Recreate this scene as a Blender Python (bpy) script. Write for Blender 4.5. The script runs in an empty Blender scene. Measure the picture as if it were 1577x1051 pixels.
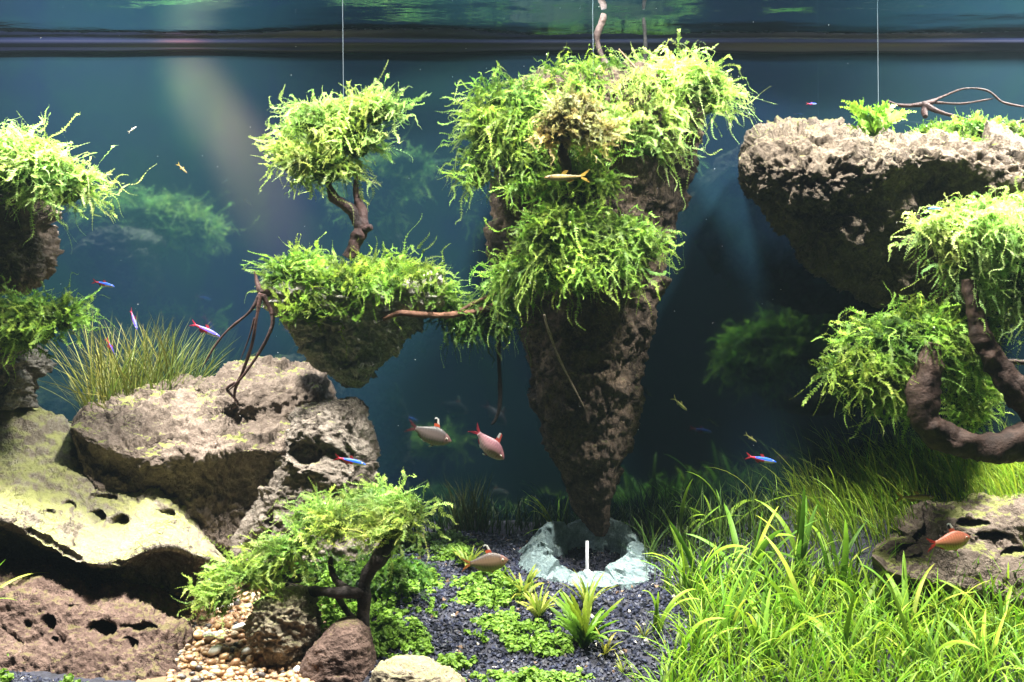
import bpy, math, random
import numpy as np
from mathutils import Vector, Matrix

R = np.random.default_rng(7)
random.seed(7)
SC = bpy.context.scene
COL = SC.collection
PI = math.pi

# ------------------------------------------------------------------ camera
K, D, ZC = 0.0009, 1.5, 0.45            # metres per photo pixel at depth 0, distance, eye height
ZSURF = 0.946                            # water surface
YBACK = 0.30                             # back pane
cam = bpy.data.cameras.new('camera'); camo = bpy.data.objects.new('camera', cam)
COL.objects.link(camo); SC.camera = camo
camo.location = (0, -D, ZC); camo.rotation_euler = (math.radians(90), 0, 0)
cam.sensor_width = 36; cam.lens = 36 * D / (1577 * K); cam.clip_start = 0.01; cam.clip_end = 50

# ------------------------------------------------------------------ world, lamps, exposure
W = bpy.data.worlds.new('World'); SC.world = W; W.use_nodes = True
bg = W.node_tree.nodes['Background']
bg.inputs['Color'].default_value = (0.55, 0.8, 1.0, 1); bg.inputs['Strength'].default_value = 0.018
def lamp(name, loc, power, sx, sy, col, target=None, spread=150):
    l = bpy.data.lights.new(name, 'AREA'); l.shape = 'RECTANGLE'; l.size = sx; l.size_y = sy
    l.energy = power; l.color = col; l.spread = math.radians(spread)
    o = bpy.data.objects.new(name, l); COL.objects.link(o); o.location = loc
    if target is not None:
        o.rotation_euler = (Vector(target) - Vector(loc)).to_track_quat('-Z', 'Y').to_euler()
    return o
WARM = (1.0, 0.97, 0.88)
lamp('tank_lamp', (-0.68, -0.16, 1.42), 26, 0.12, 0.10, WARM, (-0.70, -0.02, 0.4), 98)
lamp('tank_lamp', (0.10, -0.27, 1.42), 21, 0.12, 0.10, WARM, (0.06, 0.06, 0.3), 110)
lamp('tank_lamp', (0.66, -0.30, 1.42), 17, 0.12, 0.10, WARM, (0.66, 0.0, 0.4), 110)
lamp('tank_lamp', (1.06, 0.10, 1.36), 13, 0.10, 0.10, WARM, (0.60, 0.12, 0.2), 70)
lamp('back_fill_strip', (0.0, 0.19, 1.10), 7.0, 1.9, 0.03, (0.85, 0.95, 1.0), (0.0, 0.24, 0.5), 160)  # unseen strip added to brighten the top of the back pane
def spot(loc, tgt, power, ang, col):
    l = bpy.data.lights.new('glare_spot', 'SPOT'); l.energy = power; l.color = col; l.spot_size = math.radians(ang); l.spot_blend = 1.0; l.shadow_soft_size = 0.02
    o = bpy.data.objects.new('glare_spot', l); COL.objects.link(o); o.location = loc
    o.rotation_euler = (Vector(tgt) - Vector(loc)).to_track_quat('-Z', 'Y').to_euler()
spot((-0.74, 0.02, 1.30), (-0.51, 0.30, 0.85), 520, 13, (1.0, 0.30, 0.12))  # unseen spots added to throw a pinkish glare streak on the back pane
spot((-0.68, 0.02, 1.30), (-0.43, 0.30, 0.73), 620, 13, (1.0, 0.24, 0.12))
spot((-0.76, 0.02, 1.30), (-0.54, 0.30, 0.84), 60, 12, (0.5, 1.0, 0.35))
SC.view_settings.view_transform = 'Standard'; SC.view_settings.look = 'None'
SC.view_settings.exposure = 0.45; SC.view_settings.gamma = 1.0
SC.cycles.max_bounces = 8; SC.cycles.diffuse_bounces = 3; SC.cycles.glossy_bounces = 3
SC.cycles.transparent_max_bounces = 12; SC.cycles.transmission_bounces = 4
SC.cycles.use_denoising = True; SC.cycles.caustics_reflective = False; SC.cycles.caustics_refractive = False
SC.cycles.sample_clamp_indirect = 4.0

# ------------------------------------------------------------------ helpers
def P(u, v, Y):
    s = (D + Y) / D
    return np.array([(u - 788.5) * K * s, Y, ZC + (525.5 - v) * K * s])
def sstep(a, b, x):
    t = np.clip((np.asarray(x, float) - a) / (b - a), 0, 1); return t * t * (3 - 2 * t)
def gauss(x, y, cx, cy, sx, sy):
    return np.exp(-((x - cx) / sx) ** 2 - ((y - cy) / sy) ** 2)

def _h(i, j, k, seed):
    n = (i.astype(np.uint32) * np.uint32(374761393) + j.astype(np.uint32) * np.uint32(668265263)
         + k.astype(np.uint32) * np.uint32(2246822519) + np.uint32((seed * 3266489917) & 0xffffffff))
    n = (n ^ (n >> np.uint32(13))) * np.uint32(1274126177)
    n = (n ^ (n >> np.uint32(16))) * np.uint32(2654435761)
    return (n ^ (n >> np.uint32(15))).astype(np.float64) / 4294967295.0
def vnoise(p, seed=0):
    f = np.floor(p); w = p - f; w = w * w * (3 - 2 * w); f = f.astype(np.int64)
    out = np.zeros(len(p))
    for a in (0, 1):
        for b in (0, 1):
            for c in (0, 1):
                wt = (w[:, 0] if a else 1 - w[:, 0]) * (w[:, 1] if b else 1 - w[:, 1]) * (w[:, 2] if c else 1 - w[:, 2])
                out += wt * _h(f[:, 0] + a, f[:, 1] + b, f[:, 2] + c, seed)
    return out * 2 - 1
def fbm(p, octv=4, seed=0, gain=0.5):
    o = np.zeros(len(p)); a = 1.0
    for i in range(octv):
        o += a * vnoise(p * 2.03 ** i + 17.3 * i, seed + i); a *= gain
    return o
def worley(p, seed=0):
    f = np.floor(p).astype(np.int64); best = np.full(len(p), 9.0)
    for a in (-1, 0, 1):
        for b in (-1, 0, 1):
            for c in (-1, 0, 1):
                q = f + np.array([a, b, c])
                pt = q + np.stack([_h(q[:, 0], q[:, 1], q[:, 2], seed + s) for s in (1, 2, 3)], 1)
                best = np.minimum(best, ((pt - p) ** 2).sum(1))
    return np.sqrt(best)

def facet(p, freq, seed):
    q0 = p * freq; f = np.floor(q0).astype(np.int64); best = np.full(len(p), 9.0); cen = np.zeros_like(p); ids = np.zeros_like(f)
    for a in (-1, 0, 1):
        for b in (-1, 0, 1):
            for c in (-1, 0, 1):
                q = f + np.array([a, b, c]); pt = q + np.stack([_h(q[:, 0], q[:, 1], q[:, 2], seed + s) for s in (1, 2, 3)], 1)
                d = ((pt - q0) ** 2).sum(1); k = d < best; best[k] = d[k]; cen[k] = pt[k]; ids[k] = q[k]
    g = np.stack([_h(ids[:, 0], ids[:, 1], ids[:, 2], seed + s) for s in (11, 12, 13)], 1) * 2 - 1
    return (((q0 - cen) * g).sum(1) + 0.5 * (_h(ids[:, 0], ids[:, 1], ids[:, 2], seed + 14) - .5)) / freq
def mesh_np(name, V, F, mat=None, smooth=True, col=None):
    """V (n,3), F (m,k) faces of one size or a list of such arrays"""
    V = np.ascontiguousarray(V, np.float32)
    Fs = F if isinstance(F, list) else [F]
    Fs = [np.asarray(f, np.int32) for f in Fs if len(f)]
    loops = np.concatenate([f.ravel() for f in Fs])
    sizes = np.concatenate([np.full(len(f), f.shape[1], np.int32) for f in Fs])
    starts = np.concatenate([[0], np.cumsum(sizes)[:-1]]).astype(np.int32)
    me = bpy.data.meshes.new(name)
    me.vertices.add(len(V)); me.vertices.foreach_set('co', V.ravel())
    me.loops.add(len(loops)); me.loops.foreach_set('vertex_index', loops)
    me.polygons.add(len(sizes)); me.polygons.foreach_set('loop_start', starts)
    me.update(calc_edges=True)
    me.polygons.foreach_set('use_smooth', np.full(len(sizes), smooth))
    if col is not None:
        c = np.ones((len(V), 4), np.float32); c[:, :3] = col
        me.color_attributes.new('col', 'FLOAT_COLOR', 'POINT').data.foreach_set('color', c.ravel())
    if mat: me.materials.append(mat)
    me.update()
    return me
def obj(name, me, parent=None, loc=None):
    o = bpy.data.objects.new(name, me); COL.objects.link(o)
    if loc is not None: o.location = tuple(loc)
    if parent: o.parent = parent
    return o
def tag(o, label, cat, group=None, kind=None):
    o['label'] = label; o['category'] = cat
    if group: o['group'] = group
    if kind: o['kind'] = kind
    return o
def thing(name, label, cat, loc=(0, 0, 0), group=None):
    o = bpy.data.objects.new(name, None); COL.objects.link(o); o.location = tuple(loc)
    o.empty_display_size = 0.02
    return tag(o, label, cat, group)
def struct(o): o['kind'] = 'structure'; return o
def to_origin(V):
    c = (V.min(0) + V.max(0)) / 2; c[2] = V[:, 2].min(); return V - c, c

class Bag:                                   # joins several grids into one mesh
    def __init__(s): s.V = []; s.F = []; s.C = []; s.n = 0
    def add(s, V, F, C=None):
        s.V.append(V); s.F.append(np.asarray(F) + s.n); s.n += len(V)
        s.C.append(np.broadcast_to(np.asarray(C if C is not None else (1, 1, 1), float), V.shape))
    def mesh(s, name, mat, smooth=True, origin=None):
        V = np.concatenate(s.V)
        if origin is not None: V = V - np.asarray(origin)
        by = {}
        for f in s.F: by.setdefault(f.shape[1], []).append(f)
        return mesh_np(name, V, [np.concatenate(x) for x in by.values()], mat, smooth, np.concatenate(s.C))

# ------------------------------------------------------------------ materials
def nmat(name):
    m = bpy.data.materials.new(name); m.use_nodes = True
    nt = m.node_tree; b = nt.nodes['Principled BSDF']; return m, nt, b
def N(nt, t, **kw):
    n = nt.nodes.new(t)
    for k, v in kw.items():
        if k in n.inputs.keys() if isinstance(k, str) else False: n.inputs[k].default_value = v
        else: setattr(n, k, v)
    return n
def ramp(nt, src, stops, interp='LINEAR'):
    r = nt.nodes.new('ShaderNodeValToRGB'); r.color_ramp.interpolation = interp
    e = r.color_ramp.elements
    while len(e) < len(stops): e.new(0.5)
    for i, (p, c) in enumerate(stops):
        e[i].position = p; e[i].color = (*c, 1) if len(c) == 3 else c
    nt.links.new(src, r.inputs[0]); return r
def noise(nt, co, scale, detail=6, rough=0.6, dist=0.0):
    n = nt.nodes.new('ShaderNodeTexNoise'); n.inputs['Scale'].default_value = scale
    n.inputs['Detail'].default_value = detail; n.inputs['Roughness'].default_value = rough
    n.inputs['Distortion'].default_value = dist
    nt.links.new(co, n.inputs['Vector']); return n
def mixc(nt, fac, a, b, mode='MIX'):
    m = nt.nodes.new('ShaderNodeMix'); m.data_type = 'RGBA'; m.blend_type = mode
    for s, i in ((fac, 0), (a, 6), (b, 7)):
        if hasattr(s, 'links') or hasattr(s, 'is_linked'): nt.links.new(s, m.inputs[i])
        elif isinstance(s, (int, float)): m.inputs[i].default_value = s
        else: m.inputs[i].default_value = (*s, 1)
    return m.outputs[2]
def math_(nt, op, a, b=0.0, clamp=False):
    m = nt.nodes.new('ShaderNodeMath'); m.operation = op; m.use_clamp = clamp
    for s, i in ((a, 0), (b, 1)):
        if hasattr(s, 'is_linked'): nt.links.new(s, m.inputs[i])
        else: m.inputs[i].default_value = s
    return m.outputs[0]

def rock_mat(name, dark, mid, pale, algae=(0.16, 0.2, 0.04), alg=0.5, alg_lo=0.35, bump=0.6, sc=1.0, strata=0.0):
    m, nt, b = nmat(name)
    tc = nt.nodes.new('ShaderNodeTexCoord'); co = tc.outputs['Object']
    n1 = noise(nt, co, 14 * sc, 8, 0.65, 0.3); n2 = noise(nt, co, 70 * sc, 6, 0.7); n3 = noise(nt, co, 260 * sc, 4, 0.7)
    r1 = ramp(nt, n1.outputs['Fac'], [(0.32, dark), (0.5, mid), (0.68, pale)])
    c = mixc(nt, 0.55, r1.outputs[0], ramp(nt, n2.outputs['Fac'], [(0.35, dark), (0.55, mid), (0.7, pale)]).outputs[0])
    c = mixc(nt, math_(nt, 'MULTIPLY', ramp(nt, n3.outputs['Fac'], [(0.42, (1, 1, 1)), (0.6, (0, 0, 0))]).outputs[0], 0.45), c, dark)
    n6 = noise(nt, co, 30 * sc, 4, 0.6, 0.8); n7 = noise(nt, co, 11 * sc, 3, 0.5)
    crk = ramp(nt, math_(nt, 'ABSOLUTE', math_(nt, 'SUBTRACT', n6.outputs['Fac'], 0.5)), [(0.0, (1, 1, 1)), (0.022, (0, 0, 0))]).outputs[0]
    crk = math_(nt, 'MULTIPLY', crk, ramp(nt, n7.outputs['Fac'], [(0.45, (0, 0, 0)), (0.62, (1, 1, 1))]).outputs[0])
    vo = nt.nodes.new('ShaderNodeTexVoronoi'); vo.inputs['Scale'].default_value = 330 * sc; nt.links.new(co, vo.inputs['Vector'])
    spk = math_(nt, 'MULTIPLY', ramp(nt, vo.outputs['Distance'], [(0.12, (1, 1, 1)), (0.3, (0, 0, 0))]).outputs[0], ramp(nt, n2.outputs['Fac'], [(0.48, (0, 0, 0)), (0.6, (1, 1, 1))]).outputs[0])
    c = mixc(nt, math_(nt, 'MULTIPLY', spk, 0.75), c, tuple(q * .8 for q in dark)); c = mixc(nt, math_(nt, 'MULTIPLY', crk, 0.75), c, tuple(q * .7 for q in dark))
    geo = nt.nodes.new('ShaderNodeNewGeometry'); sx = nt.nodes.new('ShaderNodeSeparateXYZ')
    nt.links.new(geo.outputs['Normal'], sx.inputs[0])
    n4 = noise(nt, co, 22 * sc, 6, 0.7)
    up = math_(nt, 'ADD', sx.outputs[2], math_(nt, 'MULTIPLY', math_(nt, 'SUBTRACT', n4.outputs['Fac'], 0.5), 1.6))
    f = ramp(nt, up, [(alg_lo, (0, 0, 0)), (min(1, alg_lo + 0.45), (1, 1, 1))])
    c = mixc(nt, math_(nt, 'MULTIPLY', f.outputs[0], alg), c, algae)
    nt.links.new(c, b.inputs['Base Color'])
    b.inputs['Roughness'].default_value = 0.85; b.inputs['Specular IOR Level'].default_value = 0.25
    h = math_(nt, 'ADD', math_(nt, 'MULTIPLY', n2.outputs['Fac'], 1.0), math_(nt, 'MULTIPLY', n3.outputs['Fac'], 0.8))
    h = math_(nt, 'SUBTRACT', math_(nt, 'SUBTRACT', h, math_(nt, 'MULTIPLY', crk, 0.7)), math_(nt, 'MULTIPLY', spk, 0.8))
    if strata:
        mp = nt.nodes.new('ShaderNodeMapping'); mp.inputs['Scale'].default_value = (6, 6, 90)
        nt.links.new(co, mp.inputs[0]); n5 = noise(nt, mp.outputs[0], 2.0, 5, 0.6)
        h = math_(nt, 'ADD', h, math_(nt, 'MULTIPLY', n5.outputs['Fac'], strata))
    bp = nt.nodes.new('ShaderNodeBump'); bp.inputs['Strength'].default_value = bump; bp.inputs['Distance'].default_value = 0.006
    nt.links.new(h, bp.inputs['Height']); nt.links.new(bp.outputs[0], b.inputs['Normal'])
    return m

def leaf_mat(name, trans=0.35, rough=0.45, spec=0.35, nscale=120, fac=0.14):
    m, nt, b = nmat(name)
    at = nt.nodes.new('ShaderNodeAttribute'); at.attribute_name = 'col'
    tc = nt.nodes.new('ShaderNodeTexCoord'); n = noise(nt, tc.outputs['Object'], nscale, 3, 0.6)
    r = ramp(nt, n.outputs['Fac'], [(0.3, (0.55, 0.6, 0.5)), (0.7, (1.25, 1.2, 1.1))])
    c = mixc(nt, fac, at.outputs['Color'], r.outputs[0], 'MULTIPLY')
    nt.links.new(c, b.inputs['Base Color'])
    b.inputs['Roughness'].default_value = rough; b.inputs['Specular IOR Level'].default_value = spec
    t = nt.nodes.new('ShaderNodeBsdfTranslucent')
    nt.links.new(mixc(nt, 0.4, c, (0.85, 1.0, 0.35), 'MULTIPLY'), t.inputs['Color'])
    mx = nt.nodes.new('ShaderNodeMixShader'); mx.inputs[0].default_value = trans
    out = nt.nodes['Material Output']
    nt.links.new(b.outputs[0], mx.inputs[1]); nt.links.new(t.outputs[0], mx.inputs[2]); nt.links.new(mx.outputs[0], out.inputs[0])
    return m
def col_mat(name, rough=0.5, spec=0.5, metal=0.0, bump=0.0, bscale=200, vary=0.0):
    m, nt, b = nmat(name)
    at = nt.nodes.new('ShaderNodeAttribute'); at.attribute_name = 'col'
    tc = nt.nodes.new('ShaderNodeTexCoord'); n = noise(nt, tc.outputs['Object'], bscale, 5, 0.65)
    r = ramp(nt, n.outputs['Fac'], [(0.3, (0.45, 0.45, 0.45)), (0.7, (1.3, 1.3, 1.3))])
    nt.links.new(mixc(nt, vary, at.outputs['Color'], r.outputs[0], 'MULTIPLY'), b.inputs['Base Color'])
    b.inputs['Roughness'].default_value = rough; b.inputs['Specular IOR Level'].default_value = spec; b.inputs['Metallic'].default_value = metal
    if bump:
        bp = nt.nodes.new('ShaderNodeBump'); bp.inputs['Strength'].default_value = bump; bp.inputs['Distance'].default_value = 0.002
        nt.links.new(n.outputs['Fac'], bp.inputs['Height']); nt.links.new(bp.outputs[0], b.inputs['Normal'])
    return m

M_moss = leaf_mat('moss_frond', 0.55, 0.5, 0.3)
M_leaf = leaf_mat('plant_leaf', 0.4, 0.5, 0.3, 110, .55)
M_mat = leaf_mat('moss_mat', 0.1, 0.8, 0.1, 160, 0.8)
M_wood = col_mat('driftwood', 0.7, 0.25, 0, 1.0, 220, 0.8)
M_gravel = col_mat('gravel_grain', 0.55, 0.4, 0, 0.3, 400, 0.3)
M_pebble = col_mat('pebble_stone', 0.4, 0.5, 0, 0.15, 300, 0.35)
M_fish = col_mat('fish_skin', 0.38, 0.35, 0.0, 0.25, 700, 0.4)
M_fin = leaf_mat('fish_fin', 0.4, 0.4, 0.4, 400)
nt = M_fin.node_tree; out = nt.nodes['Material Output']; tp_ = nt.nodes.new('ShaderNodeBsdfTransparent'); mx = nt.nodes.new('ShaderNodeMixShader'); mx.inputs[0].default_value = 0.28
nt.links.new(out.inputs[0].links[0].from_socket, mx.inputs[1]); nt.links.new(tp_.outputs[0], mx.inputs[2]); nt.links.new(mx.outputs[0], out.inputs[0])
M_line, nt, b = nmat('nylon_line'); b.inputs['Base Color'].default_value = (0.12, 0.15, 0.18, 1); b.inputs['Roughness'].default_value = 0.3

# ------------------------------------------------------------------ ground shape
def G(x, y):
    x = np.asarray(x, float); y = np.asarray(y, float)
    z = 0.05 + 0.22 * (np.minimum(y, 0.12) + 0.25) + 0.10 * np.maximum(y - 0.12, 0)
    z = z + 0.075 * sstep(0.30, 0.62, x) * sstep(-0.10, 0.2, y)
    z = z + 0.045 * gauss(x, y, -0.60, -0.30, 0.09, 0.05)
    z = z + 0.03 * sstep(-0.3, -0.5, x) * sstep(-0.05, 0.2, y)
    z = z - 0.036 * gauss(x, y, 0.112, 0.108, 0.055, 0.052)
    return z
def Gn(x, y):
    p = np.stack([np.ravel(x) * 14, np.ravel(y) * 14, np.zeros(np.size(x))], 1)
    return G(x, y) + 0.004 * fbm(p, 3, 5).reshape(np.shape(x))
def on_ground(u, v):
    """point of the ground seen at a photo pixel"""
    ys = np.linspace(-0.34, 0.29, 400); s = (D + ys) / D
    xs = (u - 788.5) * K * s; zs = ZC + (525.5 - v) * K * s
    d = zs - G(xs, ys); i = int(np.argmax(d < 0)) if (d < 0).any() else len(ys) - 1
    return np.array([xs[i], ys[i], float(G(xs[i], ys[i]))])

def grid_faces(n, m, closed=False):
    i = np.arange(n - 1)[:, None]; j = np.arange(m if closed else m - 1)[None, :]; j2 = (j + 1) % m
    return np.stack([i * m + j, i * m + j2, (i + 1) * m + j2, (i + 1) * m + j], -1).reshape(-1, 4)

gx, gy = np.meshgrid(np.linspace(-1.05, 1.05, 260), np.linspace(-0.42, YBACK + 0.01, 110))
gz = Gn(gx, gy)
V = np.stack([gx.ravel(), gy.ravel(), gz.ravel()], 1)
mg, nt, b = nmat('dark_substrate')
tc = nt.nodes.new('ShaderNodeTexCoord'); n = noise(nt, tc.outputs['Object'], 180, 6, 0.7)
nt.links.new(ramp(nt, n.outputs['Fac'], [(0.3, (0.004, 0.004, 0.007)), (0.7, (0.035, 0.036, 0.06))]).outputs[0], b.inputs['Base Color'])
b.inputs['Roughness'].default_value = 0.8
bp = nt.nodes.new('ShaderNodeBump'); bp.inputs['Distance'].default_value = 0.004; nt.links.new(n.outputs['Fac'], bp.inputs['Height']); nt.links.new(bp.outputs[0], b.inputs['Normal'])
struct(obj('ground', mesh_np('ground', V, grid_faces(110, 260), mg)))

# ------------------------------------------------------------------ back pane, rim, water surface
def box_mesh(name, lo, hi, mat, bev=0.0):
    x0, y0, z0 = lo; x1, y1, z1 = hi
    V = np.array([[x, y, z] for z in (z0, z1) for y in (y0, y1) for x in (x0, x1)])
    F = [[0, 2, 3, 1], [4, 5, 7, 6], [0, 1, 5, 4], [2, 6, 7, 3], [0, 4, 6, 2], [1, 3, 7, 5]]
    return mesh_np(name, V, np.array(F), mat, False)
m, nt, b = nmat('back_pane_blue')
tc = nt.nodes.new('ShaderNodeTexCoord'); n = noise(nt, tc.outputs['Object'], 3.5, 4, 0.6, 0.6); n2 = noise(nt, tc.outputs['Object'], 40, 5, 0.7)
c = ramp(nt, n.outputs['Fac'], [(0.35, (0.0036, 0.0125, 0.028)), (0.65, (0.0042, 0.0185, 0.023))]).outputs[0]
c = mixc(nt, math_(nt, 'MULTIPLY', ramp(nt, n2.outputs['Fac'], [(0.5, (0, 0, 0)), (0.75, (1, 1, 1))]).outputs[0], 0.3), c, (0.006, 0.024, 0.028))
nt.links.new(c, b.inputs['Base Color']); b.inputs['Roughness'].default_value = 0.6; b.inputs['Specular IOR Level'].default_value = 0.02
gl = nt.nodes.new('ShaderNodeBsdfGlossy'); gl.inputs['Roughness'].default_value = 0.06; gl.inputs['Color'].default_value = (0.6, 0.9, 0.95, 1)
mx = nt.nodes.new('ShaderNodeMixShader'); mx.inputs[0].default_value = 0.13
nt.links.new(b.outputs[0], mx.inputs[1]); nt.links.new(gl.outputs[0], mx.inputs[2]); nt.links.new(mx.outputs[0], nt.nodes['Material Output'].inputs[0])
struct(obj('back_pane', box_mesh('back_pane', (-1.1, YBACK, -0.02), (1.1, YBACK + 0.012, 1.05), m)))

# the milky water itself: one even volume round the camera and the tank
m = bpy.data.materials.new('haze'); m.use_nodes = True; nt = m.node_tree; nt.nodes.clear()
out = nt.nodes.new('ShaderNodeOutputMaterial'); pv = nt.nodes.new('ShaderNodeVolumePrincipled')
pv.inputs['Color'].default_value = (0.62, 0.84, 1.0, 1); pv.inputs['Density'].default_value = 0.0078; pv.inputs['Anisotropy'].default_value = 0.25
nt.links.new(pv.outputs[0], out.inputs['Volume'])
o = obj('haze', box_mesh('haze', (-1.35, -1.8, -1.05), (1.35, 0.6, 1.2), m)); o['kind'] = 'stuff'; o['label'] = 'faint milky haze of the tank water'; o['category'] = 'haze'
# black rim of the tank at the water line: rounded profile swept along x
m, nt, b = nmat('rim_plastic'); b.inputs['Base Color'].default_value = (0.008, 0.010, 0.030, 1); b.inputs['Roughness'].default_value = 0.35
prof = np.array([(0.0, -0.017), (-0.005, -0.0165), (-0.008, -0.014), (-0.008, -0.007), (-0.0115, -0.0055), (-0.0125, -0.002), (-0.0125, 0.012), (0.0, 0.014)])
xs = np.linspace(-1.1, 1.1, 120); sl = []
for x in xs:
    w = 0.0012 * math.sin(x * 9) + 0.0008 * math.sin(x * 23 + 1)
    sl.append([(x, YBACK - 0.001 + p[0], ZSURF + p[1] + w * (p[1] < -0.01)) for p in prof])
sl = np.array(sl)
tag(obj('tank_rim', mesh_np('tank_rim', sl.reshape(-1, 3), grid_faces(120, len(prof)), m)), 'black tank rim strip running along the water line at the back', 'tank rim')

m = bpy.data.materials.new('water_surface'); m.use_nodes = True; nt = m.node_tree; nt.nodes.clear()
out = nt.nodes.new('ShaderNodeOutputMaterial'); mx = nt.nodes.new('ShaderNodeMixShader')
fr = nt.nodes.new('ShaderNodeFresnel'); fr.inputs['IOR'].default_value = 1.33
tr = nt.nodes.new('ShaderNodeBsdfTransparent'); gl = nt.nodes.new('ShaderNodeBsdfGlossy')
gl.inputs['Roughness'].default_value = 0.015; gl.inputs['Color'].default_value = (0.85, 0.95, 1.0, 1)
tc = nt.nodes.new('ShaderNodeTexCoord'); mp = nt.nodes.new('ShaderNodeMapping'); mp.inputs['Scale'].default_value = (2.4, 5, 1)
nt.links.new(tc.outputs['Object'], mp.inputs[0]); n = noise(nt, mp.outputs[0], 5, 3, 0.5)
bp = nt.nodes.new('ShaderNodeBump'); bp.inputs['Strength'].default_value = 0.12; bp.inputs['Distance'].default_value = 0.01
nt.links.new(n.outputs['Fac'], bp.inputs['Height']); nt.links.new(bp.outputs[0], gl.inputs['Normal'])
nt.links.new(fr.outputs[0], mx.inputs[0]); nt.links.new(tr.outputs[0], mx.inputs[1]); nt.links.new(gl.outputs[0], mx.inputs[2]); nt.links.new(mx.outputs[0], out.inputs[0])
wx, wy = np.meshgrid(np.linspace(-1.1, 1.1, 160), np.linspace(-0.42, YBACK - 0.0005, 60))
wz = ZSURF + 0.0006 * np.sin(wx * 11 + 2 * np.sin(wy * 17)) + 0.0004 * np.sin(wy * 60 + wx * 5)
struct(obj('water', mesh_np('water', np.stack([wx.ravel(), wy.ravel(), wz.ravel()], 1), grid_faces(60, 160), m)))

# ------------------------------------------------------------------ lofted rocks and wood
def crom(A, n, axis, closed):
    A = np.moveaxis(np.asarray(A, float), axis, 0); k = len(A)
    t = np.linspace(0, k, n, endpoint=False) if closed else np.linspace(0, k - 1, n)
    i = np.floor(t).astype(int)
    if not closed: i = np.minimum(i, k - 2)
    f = (t - i).reshape((-1,) + (1,) * (A.ndim - 1))
    g = (lambda j: A[j % k]) if closed else (lambda j: A[np.clip(j, 0, k - 1)])
    p0, p1, p2, p3 = g(i - 1), g(i), g(i + 1), g(i + 2)
    o = 0.5 * ((2 * p1) + (p2 - p0) * f + (2 * p0 - 5 * p1 + 4 * p2 - p3) * f ** 2 + (3 * p1 - p0 - 3 * p2 + p3) * f ** 3)
    return np.moveaxis(o, 0, axis)
def grid_normals(g):
    a = np.roll(g, -1, 1) - np.roll(g, 1, 1); b_ = np.gradient(g, axis=0)
    n = np.cross(a, b_); n /= np.linalg.norm(n, axis=2, keepdims=True) + 1e-12
    c = g.mean((0, 1))
    if ((g - g.mean(1, keepdims=True)) * n).sum(2).mean() < 0: n = -n
    return n
def hring(v, ul, ur, Y, ry, e=2.4, dy=0.0, m=20):
    a = np.arange(m) / m * 2 * PI; l, r = P(ul, v, Y), P(ur, v, Y)
    cx, rx = (l[0] + r[0]) / 2, (r[0] - l[0]) / 2
    c, s = np.cos(a), np.sin(a); q = 2 / e
    return np.stack([cx + rx * np.sign(c) * np.abs(c) ** q, Y + dy + ry * np.sign(s) * np.abs(s) ** q, np.full(m, l[2])], 1)
def vring(u, vt, vb, Y, ry, e=2.4, m=20):
    a = np.arange(m) / m * 2 * PI; t, b2 = P(u, vt, Y), P(u, vb, Y)
    cz, rz = (t[2] + b2[2]) / 2, (t[2] - b2[2]) / 2
    c, s = np.cos(a), np.sin(a); q = 2 / e
    return np.stack([np.full(m, t[0]), Y + ry * np.sign(c) * np.abs(c) ** q, cz + rz * np.sign(s) * np.abs(s) ** q], 1)
def section(u, pts): return np.array([P(u, v, Y) for v, Y in pts])

def loft(slices, n, m, amp=0.008, freq=18, seed=1, ridged=0.5, pits=0.0, pitf=60, fine=0.003, dents=(), terr=0.0, fac=0.35):
    g = crom(crom(np.array(slices), m, 1, True), n, 0, False)
    for _ in range(1):
        nr = grid_normals(g); p = g.reshape(-1, 3)
        w = fbm(p * freq, 4, seed); rd = 1 - np.abs(fbm(p * freq * 0.7 + 9, 3, seed + 20))
        d = amp * (w * (1 - ridged) + (rd - 0.6) * ridged)
        d += fine * (1.2 * fbm(p * freq * 6, 4, seed + 40, .6) - 0.9 * np.abs(fbm(p * freq * 3.3 + 5, 3, seed + 41)))
        pw = p + .004 * np.stack([fbm(p * 45, 3, seed + 160 + q) for q in range(3)], 1)
        d += fac * (1.1 * facet(pw, 24, seed + 200) + .8 * facet(pw, 62, seed + 230) + .7 * facet(pw, 140, seed + 260))
        rr = np.linalg.norm(g - g.mean(1, keepdims=True), axis=2).min(1); sc_ = np.repeat(np.clip(rr / .035, .12, 1), m)
        d = d - d.mean() * .7
        if pits:
            wp = p + 0.006 * np.stack([fbm(p * 60, 2, seed + 60 + q) for q in range(3)], 1)
            mask = sstep(-0.2, 0.35, vnoise(p * 22, seed + 50))
            d -= pits * mask * sstep(0.46, 0.12, worley(wp * pitf, seed + 70))
            d -= 0.45 * pits * sstep(0.42, 0.1, worley(wp * pitf * 2.3, seed + 80))
        if terr:
            d += terr * np.abs(((p[:, 2] * 55 + 0.9 * vnoise(p * 12, seed + 90)) % 1.0) - 0.5)
        u = p[:, 0] / (K * (D + p[:, 1]) / D) + 788.5; v = 525.5 - (p[:, 2] - ZC) / (K * (D + p[:, 1]) / D)
        nn = nr.reshape(-1, 3); fy = sstep(0.15, -0.25, nn[:, 1]); base = p + nn * (d * sc_)[:, None]
        for (du, dv, ru, rv, dep) in dents:
            q = ((u - du) / ru) ** 2 + ((v - dv) / rv) ** 2 + 0.25 * vnoise(p * 90, seed + 33)
            base[:, 1] += dep * fy * sstep(1.15, 0.55, q)
        g = base.reshape(g.shape)
    # closed caps
    V = g.reshape(-1, 3); c0, c1 = g[0].mean(0), g[-1].mean(0)
    F = grid_faces(n, m, True); k = len(V); j = np.arange(m); j2 = (j + 1) % m
    T = np.concatenate([np.stack([np.full(m, k), j2, j], 1), np.stack([np.full(m, k + 1), (n - 1) * m + j, (n - 1) * m + j2], 1)])
    return np.concatenate([V, [c0, c1]]), F, T
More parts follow.
